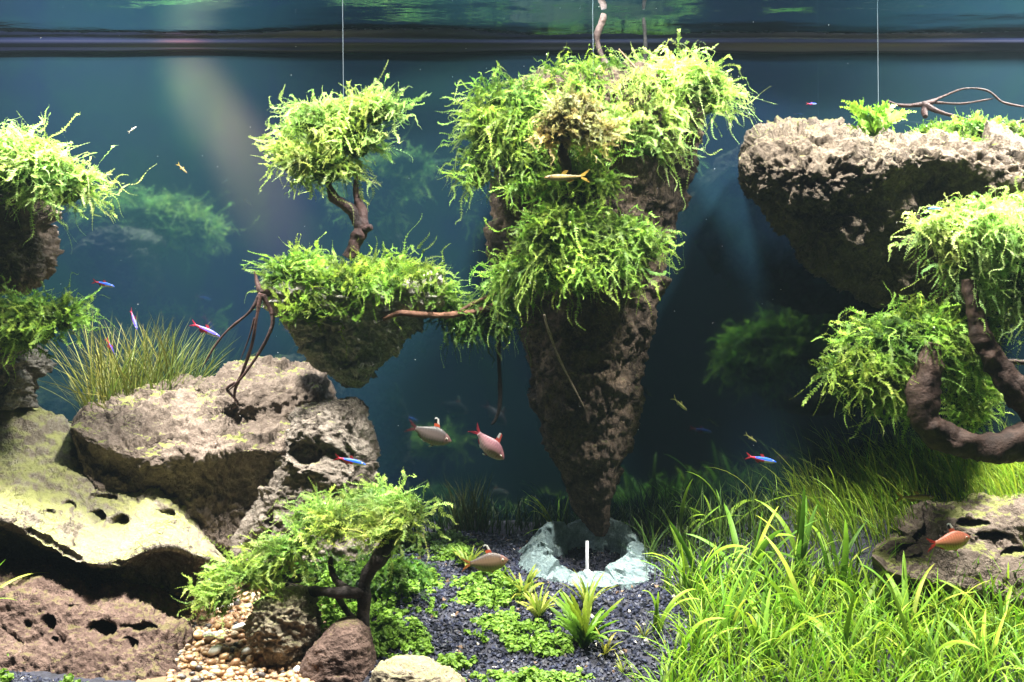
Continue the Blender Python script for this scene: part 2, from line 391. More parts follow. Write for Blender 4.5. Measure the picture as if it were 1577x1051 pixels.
def rock(name, label, cat, slices, mat, n=170, m=170, group=None, **kw):
    V, F, T = loft(slices, n, m, **kw); V, c = to_origin(V)
    o = obj(name, mesh_np(name, V, [F, T], mat), None, c)
    return tag(o, label, cat, group)

def wood_tube(bag, pts, rad, n=70, m=22, amp=0.27, seed=3, col=(0.03, 0.015, 0.01), col2=(0.09, 0.045, 0.03)):
    pts = np.array(pts, float); rad = np.array(rad, float)
    c = crom(pts, n, 0, False); r = crom(rad, n, 0, False)
    t = np.gradient(c, axis=0); t /= np.linalg.norm(t, axis=1, keepdims=True) + 1e-9
    ref = np.array([0.13, 0.97, 0.21]); a = np.cross(t, ref); a /= np.linalg.norm(a, axis=1, keepdims=True) + 1e-9
    b_ = np.cross(t, a); th = np.arange(m) / m * 2 * PI
    ring = a[:, None] * np.cos(th)[None, :, None] + b_[:, None] * np.sin(th)[None, :, None]
    V = c[:, None] + ring * r[:, None, None]
    ss = np.concatenate([[0], np.cumsum(np.linalg.norm(np.diff(c, axis=0), axis=1))])
    gq = np.stack([np.cos(th)[None] * 2.6 + 0 * r[:, None], np.sin(th)[None] * 2.6 + 0 * r[:, None], ss[:, None] * 22 + 0 * th[None]], -1).reshape(-1, 3)
    f = fbm(V.reshape(-1, 3) * 70, 3, seed).reshape(n, m) + .22 * fbm(V.reshape(-1, 3) * 28, 2, seed + 8).reshape(n, m) - .55 * np.abs(fbm(gq, 3, seed + 9)).reshape(n, m) + .15
    V = c[:, None] + ring * (r[:, None] * (1 + amp * f))[..., None]
    V = V.reshape(-1, 3); k = len(V); j = np.arange(m); j2 = (j + 1) % m
    mixf = np.clip(0.5 + 0.5 * fbm(V * 45, 3, seed + 5), 0, 1)[:, None]
    C = np.array(col) * (1 - mixf) + np.array(col2) * mixf
    bag.add(V, grid_faces(n, m, True), C)
    bag.add(np.array([c[0], c[-1]]), np.zeros((0, 3), int), col)
    T = np.concatenate([np.stack([np.full(m, k), j2, j], 1), np.stack([np.full(m, k + 1), (n - 1) * m + j, (n - 1) * m + j2], 1)])
    bag.F.append(T + bag.n - 2 - k)
def branch_obj(name, pts, rad, parent=None, origin=(0, 0, 0), **kw):
    bg_ = Bag(); wood_tube(bg_, pts, rad, **kw)
    return obj(name, bg_.mesh(name, M_wood, True, origin), parent)
def driftwood(name, label, cat, branches, pname='branch', group=None, **kw):
    o0 = np.array(branches[0][0][0], float)
    t = thing(name, label, cat, o0, group)
    for i, (pts, rad) in enumerate(branches):
        branch_obj(pname, pts, rad, t, o0, seed=11 + i * 7, **kw)
    return t

def wedge(v, ul, ur, Y, ry):
    w = ur - ul; q = [(ul, .25), (ul + .06 * w, -.35), (ul + .3 * w, -.78), (ul + .52 * w, -.92), (ul + .68 * w, -1.0), (ul + .74 * w, -.93), (ul + .9 * w, -.42), (ur, .1), (ur - .1 * w, .7), (ul + .55 * w, .95), (ul + .15 * w, .75)]
    out = []
    for (a, b) in zip(q, q[1:] + q[:1]):
        for f in (0, .5): out.append((a[0] * (1 - f) + b[0] * f, a[1] * (1 - f) + b[1] * f))
    z = P(788, v, Y)[2]
    return np.array([(P(u_, v, Y)[0], Y + ry * k, z) for u_, k in out])
# rock materials
M_slab = rock_mat('limestone_slab', (0.12, 0.09, 0.07), (0.27, 0.235, 0.185), (0.42, 0.385, 0.32), (0.33, 0.35, 0.11), 0.75, 0.5, 0.9)
M_brown = rock_mat('brown_lava_rock', (0.05, 0.028, 0.022), (0.16, 0.105, 0.085), (0.26, 0.18, 0.145), (0.14, 0.14, 0.03), 0.4, 0.85, 0.9)
M_bould = rock_mat('grey_brown_boulder', (0.07, 0.05, 0.04), (0.2, 0.155, 0.125), (0.36, 0.29, 0.235), (0.26, 0.3, 0.06), 0.6, 0.92, 0.95)
M_cone = rock_mat('dark_hanging_rock', (0.02, 0.015, 0.013), (0.105, 0.074, 0.053), (0.33, 0.235, 0.165), (0.12, 0.17, 0.03), 0.5, 0.5, 0.9)
M_float = rock_mat('pitted_floating_rock', (0.035, 0.027, 0.021), (0.14, 0.108, 0.08), (0.25, 0.205, 0.148), (0.2, 0.22, 0.05), 0.45, 0.85, 1.0)
M_grey = rock_mat('grey_porous_rock', (0.06, 0.055, 0.05), (0.2, 0.185, 0.16), (0.42, 0.39, 0.34), (0.2, 0.26, 0.05), 0.35, 0.9, 0.9)
M_isl = rock_mat('pale_grey_pitted_rock', (0.12, 0.11, 0.1), (0.38, 0.36, 0.32), (0.6, 0.57, 0.5), (0.2, 0.26, 0.05), 0.3, 0.9, 0.9)
M_lump = rock_mat('pale_brown_broken_rock', (0.07, 0.055, 0.045), (0.22, 0.185, 0.155), (0.42, 0.38, 0.33), (0.24, 0.27, 0.07), 0.4, 0.95, 0.95)
M_pale = rock_mat('pale_porous_rock', (0.10, 0.08, 0.055), (0.33, 0.28, 0.2), (0.5, 0.45, 0.34), (0.3, 0.32, 0.1), 0.3, 0.5, 0.8)
M_slate = rock_mat('blue_grey_slate', (0.09, 0.13, 0.145), (0.21, 0.29, 0.305), (0.33, 0.42, 0.435), (0.3, 0.36, 0.3), 0.25, 0.6, 0.8, 1.6, 0.7)

# ---- central hanging cone
cone = [(112, 850, 1030, .04), (124, 800, 1066, .075), (155, 775, 1083, .10), (200, 766, 1084, .105), (260, 760, 1072, .10), (320, 752, 1052, .095),
        (370, 748, 1036, .09), (430, 764, 1022, .085), (470, 790, 1012, .078), (520, 807, 1002, .07), (570, 816, 990, .066), (630, 828, 985, .06),
        (690, 841, 972, .05), (740, 862, 957, .038), (780, 883, 944, .025), (808, 903, 938, .014), (826, 917, 932, .005)]
rock('hanging_rock', 'tall dark brown tapering rock hanging point down above the slate ring', 'rock',
     [wedge(v, a, c, .15, ry) for v, a, c, ry in cone], M_cone, 280, 260, fac=.22, amp=0.006, freq=18, seed=4, ridged=0.6, pits=0.003, pitf=70, fine=0.0022)
# ---- left floating island
isl = [(422, 470, 640, .03), (438, 412, 684, .06), (465, 420, 684, .07), (490, 438, 650, .065), (520, 455, 620, .055), (550, 480, 596, .04), (580, 510, 570, .025), (598, 532, 556, .008)]
rock('hanging_rock', 'small pale grey pitted rock hanging under the moss beside the root bridge', 'rock',
     [hring(v, a, c, .06, ry) for v, a, c, ry in isl], M_isl, 150, 180, fac=.28, amp=0.010, freq=28, seed=9, ridged=0.5, pits=0.008, pitf=75)
# ---- right floating rock with its overhanging ledge
fl = []
for u, vt, vl, vu, vb, yf in [(1138, 240, 250, 254, 256, .05), (1150, 224, 268, 276, 280, .02), (1168, 205, 284, 294, 300, -.02), (1200, 194, 290, 305, 345, -.05), (1240, 190, 296, 316, 400, -.07),
                              (1290, 197, 300, 318, 430, -.07), (1340, 207, 288, 310, 450, -.055), (1385, 216, 266, 292, 462, -.05), (1430, 210, 256, 290, 470, -.04), (1480, 203, 262, 300, 470, -.05),
                              (1530, 204, 276, 315, 468, -.055), (1580, 222, 300, 330, 462, -.05), (1600, 232, 305, 330, 450, -.03), (1612, 260, 300, 310, 380, .05)]:
    fl.append(section(u, [(vt + 4, .22), (vt, .12), (vt + 7, yf + .06), (vt + (vl - vt) * .3, yf + .022), (vt + (vl - vt) * .7, yf), (vl + 4, yf + .010), (vu + 8, yf + .034), (vu + (vb - vu) * .5, yf + .045), (vb, yf + .10), (vb - 8, .2), ((vt + vb) / 2, .27)]))
rock('hanging_rock', 'wide pitted tan floating rock with a dark underside and fern on top', 'rock',
     fl, M_float, 300, 250, fac=.30, amp=0.017, freq=17, seed=15, ridged=0.45, pits=0.010, pitf=48, fine=0.0026)
# ---- left slab
def lerp(tab, u):
    a = np.array(tab, float); return float(np.interp(u, a[:, 0], a[:, 1]))
st = [(-100, 596), (0, 614), (50, 625), (100, 650), (120, 664), (150, 692), (185, 712), (240, 722), (280, 748), (310, 790), (330, 832), (350, 860)]
slp = [(-100, 785), (4, 799), (46, 818), (87, 841), (129, 864), (171, 870), (198, 864), (228, 845), (266, 838), (304, 856), (342, 866), (350, 868)]
sb = [(-100, 880), (100, 905), (200, 925), (290, 925), (330, 890), (350, 872)]
sl = []
for u in (-100, -50, 0, 30, 60, 95, 130, 160, 190, 220, 250, 275, 300, 325, 342, 352):
    a, l, b2 = lerp(st, u), lerp(slp, u), lerp(sb, u); h = l - a
    sl.append(section(u, [(a + 2, .16), (a, .09), (a + h * .3, .03), (a + h * .62, -.03), (a + h * .88, -.10), (l - 3, -.125), (l + 3, -.12), (l + 9, -.05), ((l + b2) / 2 + 5, -.025), (b2, -.02), (b2 + 10, .08), (a + 60, .2)]))
rock('slab_rock', 'pale algae dusted limestone slab with a wavy front lip over a black hollow', 'rock', sl, M_slab, 260, 260, fac=.10,
     amp=0.009, freq=15, seed=21, ridged=0.35, pits=0.003, pitf=45, fine=0.0022,
     dents=[(148, 795, 14, 10, .05), (184, 801, 14, 9, .05), (105, 782, 12, 7, .02), (160, 766, 22, 6, .02), (255, 786, 18, 7, .02), (72, 793, 8, 4, .015), (225, 730, 30, 8, .01)])
# ---- lower brown rock
lt = [(-100, 860), (4, 868), (50, 874), (95, 877), (125, 908), (152, 909), (183, 900), (213, 908), (243, 914), (259, 932), (297, 956), (306, 990), (318, 1035)]
sl = []
for u in (-100, -50, 0, 40, 80, 110, 140, 170, 200, 230, 255, 280, 300, 315):
    a = lerp(lt, u); h = 1085 - a
    sl.append(section(u, [(a, -.02), (a + 3, -.09), (a + h * .2, -.16), (a + h * .45, -.195), (a + h * .7, -.225), (a + h * .95, -.25), (1120, -.24), (1120, -.12), (a + h * .5, -.0)]))
rock('pitted_rock', 'reddish brown rock with several dark holes below the limestone slab', 'rock', sl, M_brown, 230, 220, fac=.15,
     amp=0.012, freq=22, seed=31, ridged=0.5, pits=0.0015, pitf=50, fine=0.0022,
     dents=[(155, 970, 23, 15, .07), (200, 987, 12, 8, .05), (74, 957, 11, 11, .04), (40, 960, 6, 6, .03), (107, 937, 13, 6, .02), (83, 983, 6, 4, .02), (215, 965, 30, 6, .012)])
# ---- middle boulder and its right-hand lump
bt = [(110, 656), (118, 644), (130, 637), (170, 620), (250, 601), (300, 592), (330, 587), (348, 576), (365, 570), (420, 567), (480, 570), (497, 582), (512, 640)]
bb = [(110, 664), (130, 720), (170, 790), (250, 850), (500, 850), (512, 840)]
sl = []
for u in (110, 117, 130, 170, 210, 250, 300, 330, 345, 365, 420, 470, 495, 510):
    a, b2 = lerp(bt, u), lerp(bb, u); h = b2 - a; f = sstep(320, 380, u)
    sl.append(section(u, [(a + 2, .24), (a, .16 + .02 * f), (a + h * .10, .10), (a + h * .28, .045 + .035 * f), (a + h * .44, .01), (a + h * .58, .04), (a + h * .8, .035), (b2, .03), (b2 + 5, .16), (a + h * .5, .29)]))
rock('boulder', 'large grey brown boulder with a flat green topped step behind the slab', 'rock', sl, M_bould, 260, 240, fac=.2,
     amp=0.012, freq=17, seed=41, ridged=0.4, pits=0.0022, pitf=90, fine=0.0030)
lump = [(614, 520, 540, .01), (622, 498, 554, .035), (645, 462, 562, .05), (685, 440, 566, .058), (720, 430, 568, .062), (760, 405, 572, .066), (800, 382, 570, .07), (850, 370, 570, .075)]
rock('boulder', 'rough pale lump at the end of the big boulder, below the hanging rock tip', 'rock',
     [hring(v, a, c, .045, ry, 3.0) for v, a, c, ry in lump], M_lump, 190, 200, fac=.3, amp=0.013, freq=15, seed=45, ridged=0.35, pits=0.0025, pitf=70, fine=.0026,
     dents=[(412, 806, 6, 6, .02), (470, 700, 26, 18, .02)])
# ---- rocks at the left edge
rock('hanging_rock', 'round brown rock hanging under the brightest moss by the tank side', 'rock', [hring(v, a, c, .06, ry) for v, a, c, ry in
     [(300, -40, 20, .03), (325, -70, 60, .05), (365, -80, 76, .06), (400, -80, 79, .06), (428, -70, 66, .05), (448, -40, 35, .02)]], M_bould, 110, 120, amp=.012, freq=26, seed=51, pits=.006, pitf=80)
rock('boulder', 'light grey stone under the lower moss, standing on the limestone slab', 'rock', [hring(v, a, c, .06, ry) for v, a, c, ry in
     [(500, -40, 20, .03), (530, -70, 56, .05), (565, -80, 62, .055), (590, -80, 52, .05), (625, -70, 40, .04)]], M_grey, 100, 110, amp=.010, freq=26, seed=53, pits=.006, pitf=80)
# ---- right ground rock with hollows
tt = [(1343, 848), (1360, 828), (1385, 822), (1405, 815), (1418, 782), (1440, 776), (1470, 776), (1510, 770), (1577, 766), (1660, 775), (1700, 800)]
tb = [(1343, 858), (1370, 885), (1420, 900), (1480, 912), (1540, 930), (1577, 940), (1700, 930)]
sl = []
for u in (1343, 1352, 1370, 1395, 1412, 1425, 1445, 1470, 1510, 1550, 1590, 1640, 1700):
    a, b2 = lerp(tt, u), lerp(tb, u); h = b2 - a
    sl.append(section(u, [(a + 2, .14), (a, .07), (a + h * .2, .0), (a + h * .45, -.02), (a + h * .6, -.06), (a + h * .8, -.09), (b2, -.095), (b2 + 12, .02), (a + h * .5, .17)]))
rock('hollow_rock', 'low grey brown rock with gravel filled hollows sunk in the grass', 'rock', sl, M_bould, 190, 170,
     amp=0.010, freq=22, seed=61, ridged=0.5, pits=.002, pitf=60, fac=.08, fine=.0018,
     dents=[(1420, 808, 20, 30, .10), (1412, 854, 34, 18, .06), (1500, 806, 26, 7, .04), (1530, 826, 30, 6, .03), (1566, 852, 22, 9, .05)])
# ---- small foreground rocks
rock('small_rock', 'pale knobbly pitted stone beside the tan pebbles', 'rock', [hring(v, a, c, -.17, ry) for v, a, c, ry in
     [(908, 432, 452, .012), (920, 402, 478, .035), (945, 388, 490, .045), (975, 384, 488, .045), (1000, 398, 478, .04), (1025, 415, 465, .03)]], M_pale, 120, 130, amp=.012, freq=36, seed=71, pits=.006, pitf=80, fac=.08)
rock('small_rock', 'plain dull brown stone at the foot of the mossy tree', 'rock', [hring(v, a, c, -.21, ry) for v, a, c, ry in
     [(952, 535, 552, .012), (965, 508, 566, .03), (995, 480, 572, .04), (1030, 462, 576, .045), (1075, 455, 580, .045)]], M_brown, 110, 120, amp=.007, freq=22, seed=75, pits=.001, fac=.05, fine=.0012)
rock('small_rock', 'low cream yellow stone at the very bottom by the dark gravel', 'rock', [hring(v, a, c, -.27, ry) for v, a, c, ry in
     [(1013, 605, 625, .01), (1022, 585, 660, .03), (1036, 578, 700, .04), (1060, 572, 722, .045), (1095, 570, 728, .045)]], M_pale, 90, 110, amp=.008, freq=28, seed=77, pits=.003, fac=.06, fine=.0014)

# ------------------------------------------------------------------ slate ring and suction cup
def slate(label, a0, a1, h, out, seed):
    """one slab of the crater ring between two angles: steep inside, broad faceted slope outside"""
    rg = np.random.default_rng(seed); cx, cy, rx, ry = 0.112, 0.108, 0.064, 0.062; n, m = 9, 12; sl = []
    jr, jh, tilt = rg.uniform(-.06, .06), rg.uniform(.9, 1.15), rg.uniform(-.25, .25)
    for i, t in enumerate(np.linspace(0, 1, n)):
        a = math.radians(a0 + (a1 - a0) * t); k = 1 - .25 * abs(2 * t - 1) ** 4; q = rg.uniform(-.03, .03) + jr
        hh = h * jh * (k + tilt * (t - .5) + rg.uniform(-.06, .06)); o_ = out * k * rg.uniform(.92, 1.08)
        prof = [(.90, -.022), (.93 + q, -.004), (.96 + q, hh * .55), (1.0 + q, hh), (1.08 + q, hh * 1.04), (1.08 + q + o_ * .3, hh * .80), (1.08 + q + o_ * .62, hh * .46), (1.08 + q + o_, .001), (1.08 + q + o_, -.015), (1.1, -.022), (1.05, -.022), (.95, -.022)]
        z0 = float(G(cx + rx * 1.3 * math.cos(a), cy + ry * 1.3 * math.sin(a))); sl.append([(cx + rx * r * math.cos(a), cy + ry * r * math.sin(a), z0 + z) for r, z in prof])
    g = np.array(sl); N_, M_ = 34, 48
    ti = np.linspace(0, n - 1, N_); i0 = np.minimum(ti.astype(int), n - 2); f = (ti - i0)[:, None, None]; g = g[i0] * (1 - f) + g[i0 + 1] * f
    tj = np.linspace(0, m, M_, endpoint=False); j0 = tj.astype(int); f = (tj - j0)[None, :, None]; g = g[:, j0] * (1 - f) + g[:, (j0 + 1) % m] * f
    nr = grid_normals(g); p = g.reshape(-1, 3)
    g = g + nr * (.2 * facet(p + .002 * vnoise(p * 60, seed)[:, None], 42, seed) + .12 * facet(p, 110, seed + 3) + .0005 * fbm(p * 150, 2, seed)).reshape(N_, M_, 1)
    V = g.reshape(-1, 3); k = len(V); j = np.arange(M_); j2 = (j + 1) % M_
    T = np.concatenate([np.stack([np.full(M_, k), j2, j], 1), np.stack([np.full(M_, k + 1), (N_ - 1) * M_ + j, (N_ - 1) * M_ + j2], 1)])
    V = np.concatenate([V, [g[0].mean(0), g[-1].mean(0)]]); V, c0 = to_origin(V)
    tag(obj('slate_piece', mesh_np('slate_piece', V, [grid_faces(N_, M_, True), T], M_slate, False), None, c0), label, 'stone', 'slate pieces set in a ring')
SLB = [('long slate piece closing the ring behind the hanging rock', 62, 118, .034, .3), ('small slate wedge of the ring, right of the hanging point', 18, 64, .042, .4),
       ('upright slate piece of the ring nearest the tall grass', -22, 20, .030, .5), ('leaning slate piece at the ring side facing the orange tetra', 116, 186, .040, .62),
       ('broad slate chunk with its face towards the camera at the ring corner', 184, 228, .030, .55), ('thin slate flake in the ring front beside the broad chunk', 226, 250, .012, .5),
       ('long pale slate slab along the ring front under the suction cup', 248, 292, .013, .6), ('big bright slate slab where the ring front meets the grass', 290, 340, .022, .75)]
for i, q in enumerate(SLB): slate(*q, 100 + i)

m, nt, b = nmat('clear_silicone'); b.inputs['Base Color'].default_value = (0.9, 0.93, 0.98, 1); b.inputs['Roughness'].default_value = 0.25
b.inputs['Transmission Weight'].default_value = 0.15; b.inputs['IOR'].default_value = 1.2
def lathe(prof, m=32):
    a = np.arange(m) / m * 2 * PI; pr = np.array(prof)
    V = np.stack([pr[:, 0:1] * np.cos(a), pr[:, 0:1] * np.sin(a), np.repeat(pr[:, 1:2], m, 1)], -1).reshape(-1, 3)
    return V, grid_faces(len(pr), m, True)
sp = P(904, 872, .112); sp[2] = float(G(sp[0], sp[1])) + .004
t = thing('suction_cup', 'clear suction cup with a thin upright rod under the hanging rock tip', 'suction cup', sp)
V, F = lathe([(.0001, .012), (.004, .012), (.006, .009), (.012, .007), (.019, .003), (.020, .0015), (.019, 0), (.0001, .002)]); obj('cup', mesh_np('cup', V, F, m), t)
top = P(908, 830, .13) - sp
bag = Bag(); bag_m = m
V, F = lathe([(.0001, 0.008), (.0032, .008), (.0032, .012), (.0026, .013), (.0026, top[2]), (.0001, top[2])], 16); obj('rod', mesh_np('rod', V, F, m), t)

# ------------------------------------------------------------------ moss
def unit(a): return a / (np.linalg.norm(a, axis=-1, keepdims=True) + 1e-9)
def fronds(roots, dirs, L, droop, seed, S=29, ll=0.0033, lw=0.00068, c0=(.05, .11, .015), c1=(.17, .30, .045), side_up=0.35, var=0.35):
    """feathery moss strands -> V, quads, colours"""
    rg = np.random.default_rng(seed); n = len(roots); L = np.broadcast_to(L, (n,)); droop = np.broadcast_to(droop, (n,))
    t = np.linspace(0, 1, S)[None, :, None]; d = unit(dirs)
    wob = unit(rg.normal(size=(n, 3)))[:, None]; wob2 = unit(rg.normal(size=(n, 3)))[:, None]
    ph = rg.uniform(0, 6.28, (n, 1, 1))
    g = np.array([0, 0, -1.0])
    pts = roots[:, None] + L[:, None, None] * (d[:, None] * (t - 0.25 * droop[:, None, None] * t ** 2) + g * (droop[:, None, None] * t ** 2 * 0.75)
          + wob * 0.17 * (np.sin(t * 5 + ph) - np.sin(ph)) + wob2 * 0.055 * (np.sin(t * 13 + ph * 2) - np.sin(ph * 2)))
    tan = unit(np.gradient(pts, axis=1))
    nb = unit(rg.normal(size=(n, 1, 3)) * 0.7 + np.array([0, -.5, .7])); sd = unit(np.cross(tan, nb)); nz = unit(np.cross(sd, tan))
    tt = t[..., 0]; prof = (0.45 + 0.9 * np.sin(np.clip(tt * 2.9 + .25, 0, PI))) * (1 - .35 * tt)
    lsz = ll * prof * rg.uniform(.65, 1.3, (n, S)) * rg.uniform(.75, 1.25, (n, 1))
    Vs, Fs, Cs = [], [], []
    tint = rg.uniform(1 - var, 1 + var, (n, 1, 1)); yel = rg.uniform(.8, 1.1, (n, 1, 1))
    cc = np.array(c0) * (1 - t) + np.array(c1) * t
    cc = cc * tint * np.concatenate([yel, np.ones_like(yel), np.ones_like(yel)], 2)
    off = 0
    for sgn in (-1, 1):
        ld = unit(tan * rg.uniform(.55, 1.25, (n, S, 1)) + sgn * sd * 1.0 + nz * rg.uniform(-.3, .3 + side_up, (n, S, 1)))
        a = pts; tip = pts + ld * lsz[..., None]; wv = unit(np.cross(ld, nz)) * lw * (lsz / ll)[..., None]
        mid = pts + ld * lsz[..., None] * .45
        q = np.stack([a, mid + wv, tip, mid - wv], 2).reshape(-1, 3)
        Vs.append(q); k = n * S; Fs.append(np.arange(k * 4).reshape(k, 4) + off); off += k * 4
        Cs.append(np.repeat(cc.reshape(-1, 3), 4, 0) * rg.uniform(.85, 1.15, (k * 4, 1)))
    w = 0.00062 * (1.15 - t)
    st_ = np.stack([pts - sd * w, pts + sd * w], 2).reshape(-1, 3)
    i = (np.arange(n)[:, None] * S + np.arange(S - 1)[None]).ravel() * 2
    Vs.append(st_); Fs.append(np.stack([i, i + 1, i + 3, i + 2], 1) + off); Cs.append(np.repeat(cc.reshape(-1, 3), 2, 0) * 1.0)
    return np.concatenate(Vs), np.concatenate(Fs), np.concatenate(Cs)

# a few single strands, shared by all the trailing fronds
FR_MESH = []
def frond_protos():
    for i in range(8):
        rg = np.random.default_rng(500 + i); a = math.radians(rg.uniform(-10, 40))
        V, F, C = fronds(np.zeros((1, 3)), np.array([[math.cos(a), 0, math.sin(a)]]), .062, .25 + .12 * (i % 4), 600 + i, S=34, c0=(.09, .17, .03), c1=(.30, .46, .10))
        FR_MESH.append(mesh_np('frond', V, F, M_moss, False, C))
frond_protos()

th_ = np.linspace(.05, PI - .05, 6)[:, None]; ph_ = (np.arange(8) / 8 * 2 * PI)[None]
BALL = np.stack([np.sin(th_) * np.cos(ph_), np.sin(th_) * np.sin(ph_), np.cos(th_) + 0 * ph_], -1).reshape(-1, 3); BALLF = grid_faces(6, 8, True)
M_bub, nt, b = nmat('air_bubble'); b.inputs['Base Color'].default_value = (.8, .85, .85, 1); b.inputs['Roughness'].default_value = .1
def moss(label, blobs, n, seed, L=(.03, .065), droop=(-.25, .8), bias=(0, -.25, .2), c0=(.05, .11, .015), c1=(.17, .30, .045),
         matc=(.035, .075, .012), trail=14, under=-0.35, ll=.0035, trail_bias=None, group='moss clumps', kindname='moss_clump', fill=.85, var=.35):
    """blobs: (u, v, Y, half width px, half height px, half depth m)"""
    rg = np.random.default_rng(seed)
    cs = np.array([P(u, v, Y) for u, v, Y, *_ in blobs]); rs = np.array([(ru * K * (D + Y) / D, ry, rv * K * (D + Y) / D) for u, v, Y, ru, rv, ry in blobs])
    base = cs.mean(0); base[2] = (cs[:, 2] - rs[:, 2]).min()
    t = thing(kindname, label, 'moss', base, group)
    # mat: lumpy cushions
    bag = Bag(); k, m = 26, 36
    th = np.linspace(0.02, PI - .02, k)[:, None]; ph = (np.arange(m) / m * 2 * PI)[None]
    sph = np.stack([np.sin(th) * np.cos(ph), np.sin(th) * np.sin(ph), np.cos(th) + 0 * ph], -1).reshape(-1, 3)
    for c, r in zip(cs, rs):
        d = 1 + .28 * fbm(sph * 2.2 + c * 40, 3, seed) + .12 * fbm(sph * 9 + c * 40, 2, seed + 3)
        V = c + sph * r * fill * .70 * d[:, None]
        bag.add(V, grid_faces(k, m, True), np.array(matc) * np.clip(1 + .5 * fbm(V * 120, 3, seed + 1), .3, 2)[:, None])
    obj('mat', bag.mesh('mat', M_mat, True, base), t)['kind'] = 'stuff'
    # strands
    area = np.array([r[0] * r[2] + r[0] * r[1] + r[1] * r[2] for r in rs]); k_ = len(cs)
    for c, r in zip(list(cs), list(rs)):                     # smaller cushions break up the outline
        for _ in range(4):
            d_ = unit(rg.normal(size=3) + np.array([0, -.3, .1])); q_ = r * rg.uniform(.3, .5)
            cs = np.concatenate([cs, [c + d_ * r * .72]]); rs = np.concatenate([rs, [q_]])
    area = np.array([r[0] * r[2] + r[0] * r[1] + r[1] * r[2] for r in rs]); area[k_:] *= 1.1
    cnt = np.maximum((n * 1.25 * area / area.sum()).astype(int), 8)
    RT, DR = [], []
    for c, r, q in zip(cs, rs, cnt):
        s = unit(rg.normal(size=(q * 3, 3))); s = s[(s[:, 2] > under) & (s[:, 1] < .55)][:q]
        p = c + s * r * rg.uniform(.6, .95, (len(s), 1)) * fill
        nrm = unit(s / r); flow = np.stack([vnoise(p * 38 + 3.3 * a_, seed + a_) for a_ in range(3)], 1)
        RT.append(p); DR.append(unit(unit(nrm) * .5 + np.array(bias) + flow * 1.1 + rg.normal(size=s.shape) * .4) * np.array([1, 1, .8])); DR[-1][:, 2] = np.where(DR[-1][:, 2] > 0, DR[-1][:, 2] * .5, DR[-1][:, 2])
    RT, DR = np.concatenate(RT), np.concatenate(DR)
    VF, FF, CF = [], [], []
    for c, r, q in zip(cs, rs, cnt):
        s = unit(rg.normal(size=(q * 3, 3))); s = s[(s[:, 2] > under - .1) & (s[:, 1] < .5)][:int(q * .9)]
        p = c + s * r * rg.uniform(.7, .92, (len(s), 1)) * fill
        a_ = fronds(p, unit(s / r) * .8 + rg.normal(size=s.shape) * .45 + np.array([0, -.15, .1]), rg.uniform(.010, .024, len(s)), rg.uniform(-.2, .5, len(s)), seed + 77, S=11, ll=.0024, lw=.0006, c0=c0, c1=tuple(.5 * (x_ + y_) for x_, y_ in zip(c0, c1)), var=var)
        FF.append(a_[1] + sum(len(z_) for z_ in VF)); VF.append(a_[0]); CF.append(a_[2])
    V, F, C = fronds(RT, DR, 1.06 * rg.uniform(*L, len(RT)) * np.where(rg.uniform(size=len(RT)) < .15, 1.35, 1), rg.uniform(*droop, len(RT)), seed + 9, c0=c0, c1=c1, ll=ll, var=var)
    F = np.concatenate([F] + [f_ + len(V) for f_ in FF]); V = np.concatenate([V] + VF); C = np.concatenate([C] + CF)
    C = C * np.clip(1 + .55 * vnoise(V * 26 + 5, seed)[:, None] + .3 * vnoise(V * 75, seed + 2)[:, None], .35, 1.6) * (1 + .18 * vnoise(V * 18 + 50, seed + 4)[:, None] * np.array([1, .15, -.3]))
    f = obj('foliage', mesh_np('foliage', V - base, F, M_moss, False, C), t); f['kind'] = 'stuff'
    tips = V.reshape(-1, 3)[rg.integers(0, len(V), 34 if n > 300 else 10)]; rb = rg.uniform(.0004, .0010, (len(tips), 1, 1))
    bb_ = tips[:, None] + BALL[None] * rb; q = obj('air_bubbles', mesh_np('air_bubbles', bb_.reshape(-1, 3) - base, (BALLF[None] + np.arange(len(tips))[:, None, None] * len(BALL)).reshape(-1, 4), M_bub), t); q['kind'] = 'stuff'
    # trailing strands, each an object
    w = area / area.sum()
    for i in range(int(trail * .8)):
        b = rg.choice(len(cs), p=w); a = rg.uniform(-.6, PI + .6)
        s = unit(np.array([math.cos(a), -.4 + rg.uniform(-.3, .3), math.sin(a)]))
        p = cs[b] + s * rs[b] * fill * .9
        o = obj('frond', FR_MESH[rg.integers(8)], t, p - base)
        dx = s[0] + (trail_bias if trail_bias is not None else 0); dy = -.35 + rg.uniform(-.4, .3)
        o.rotation_euler = (rg.uniform(-.4, .4), -max(-.3, s[2] * .15) + rg.uniform(-.05, .75), math.atan2(dy, dx))
        sc = rg.uniform(.5, 1.0) * (L[1] / .062); o.scale = (sc, sc, sc)
    return t

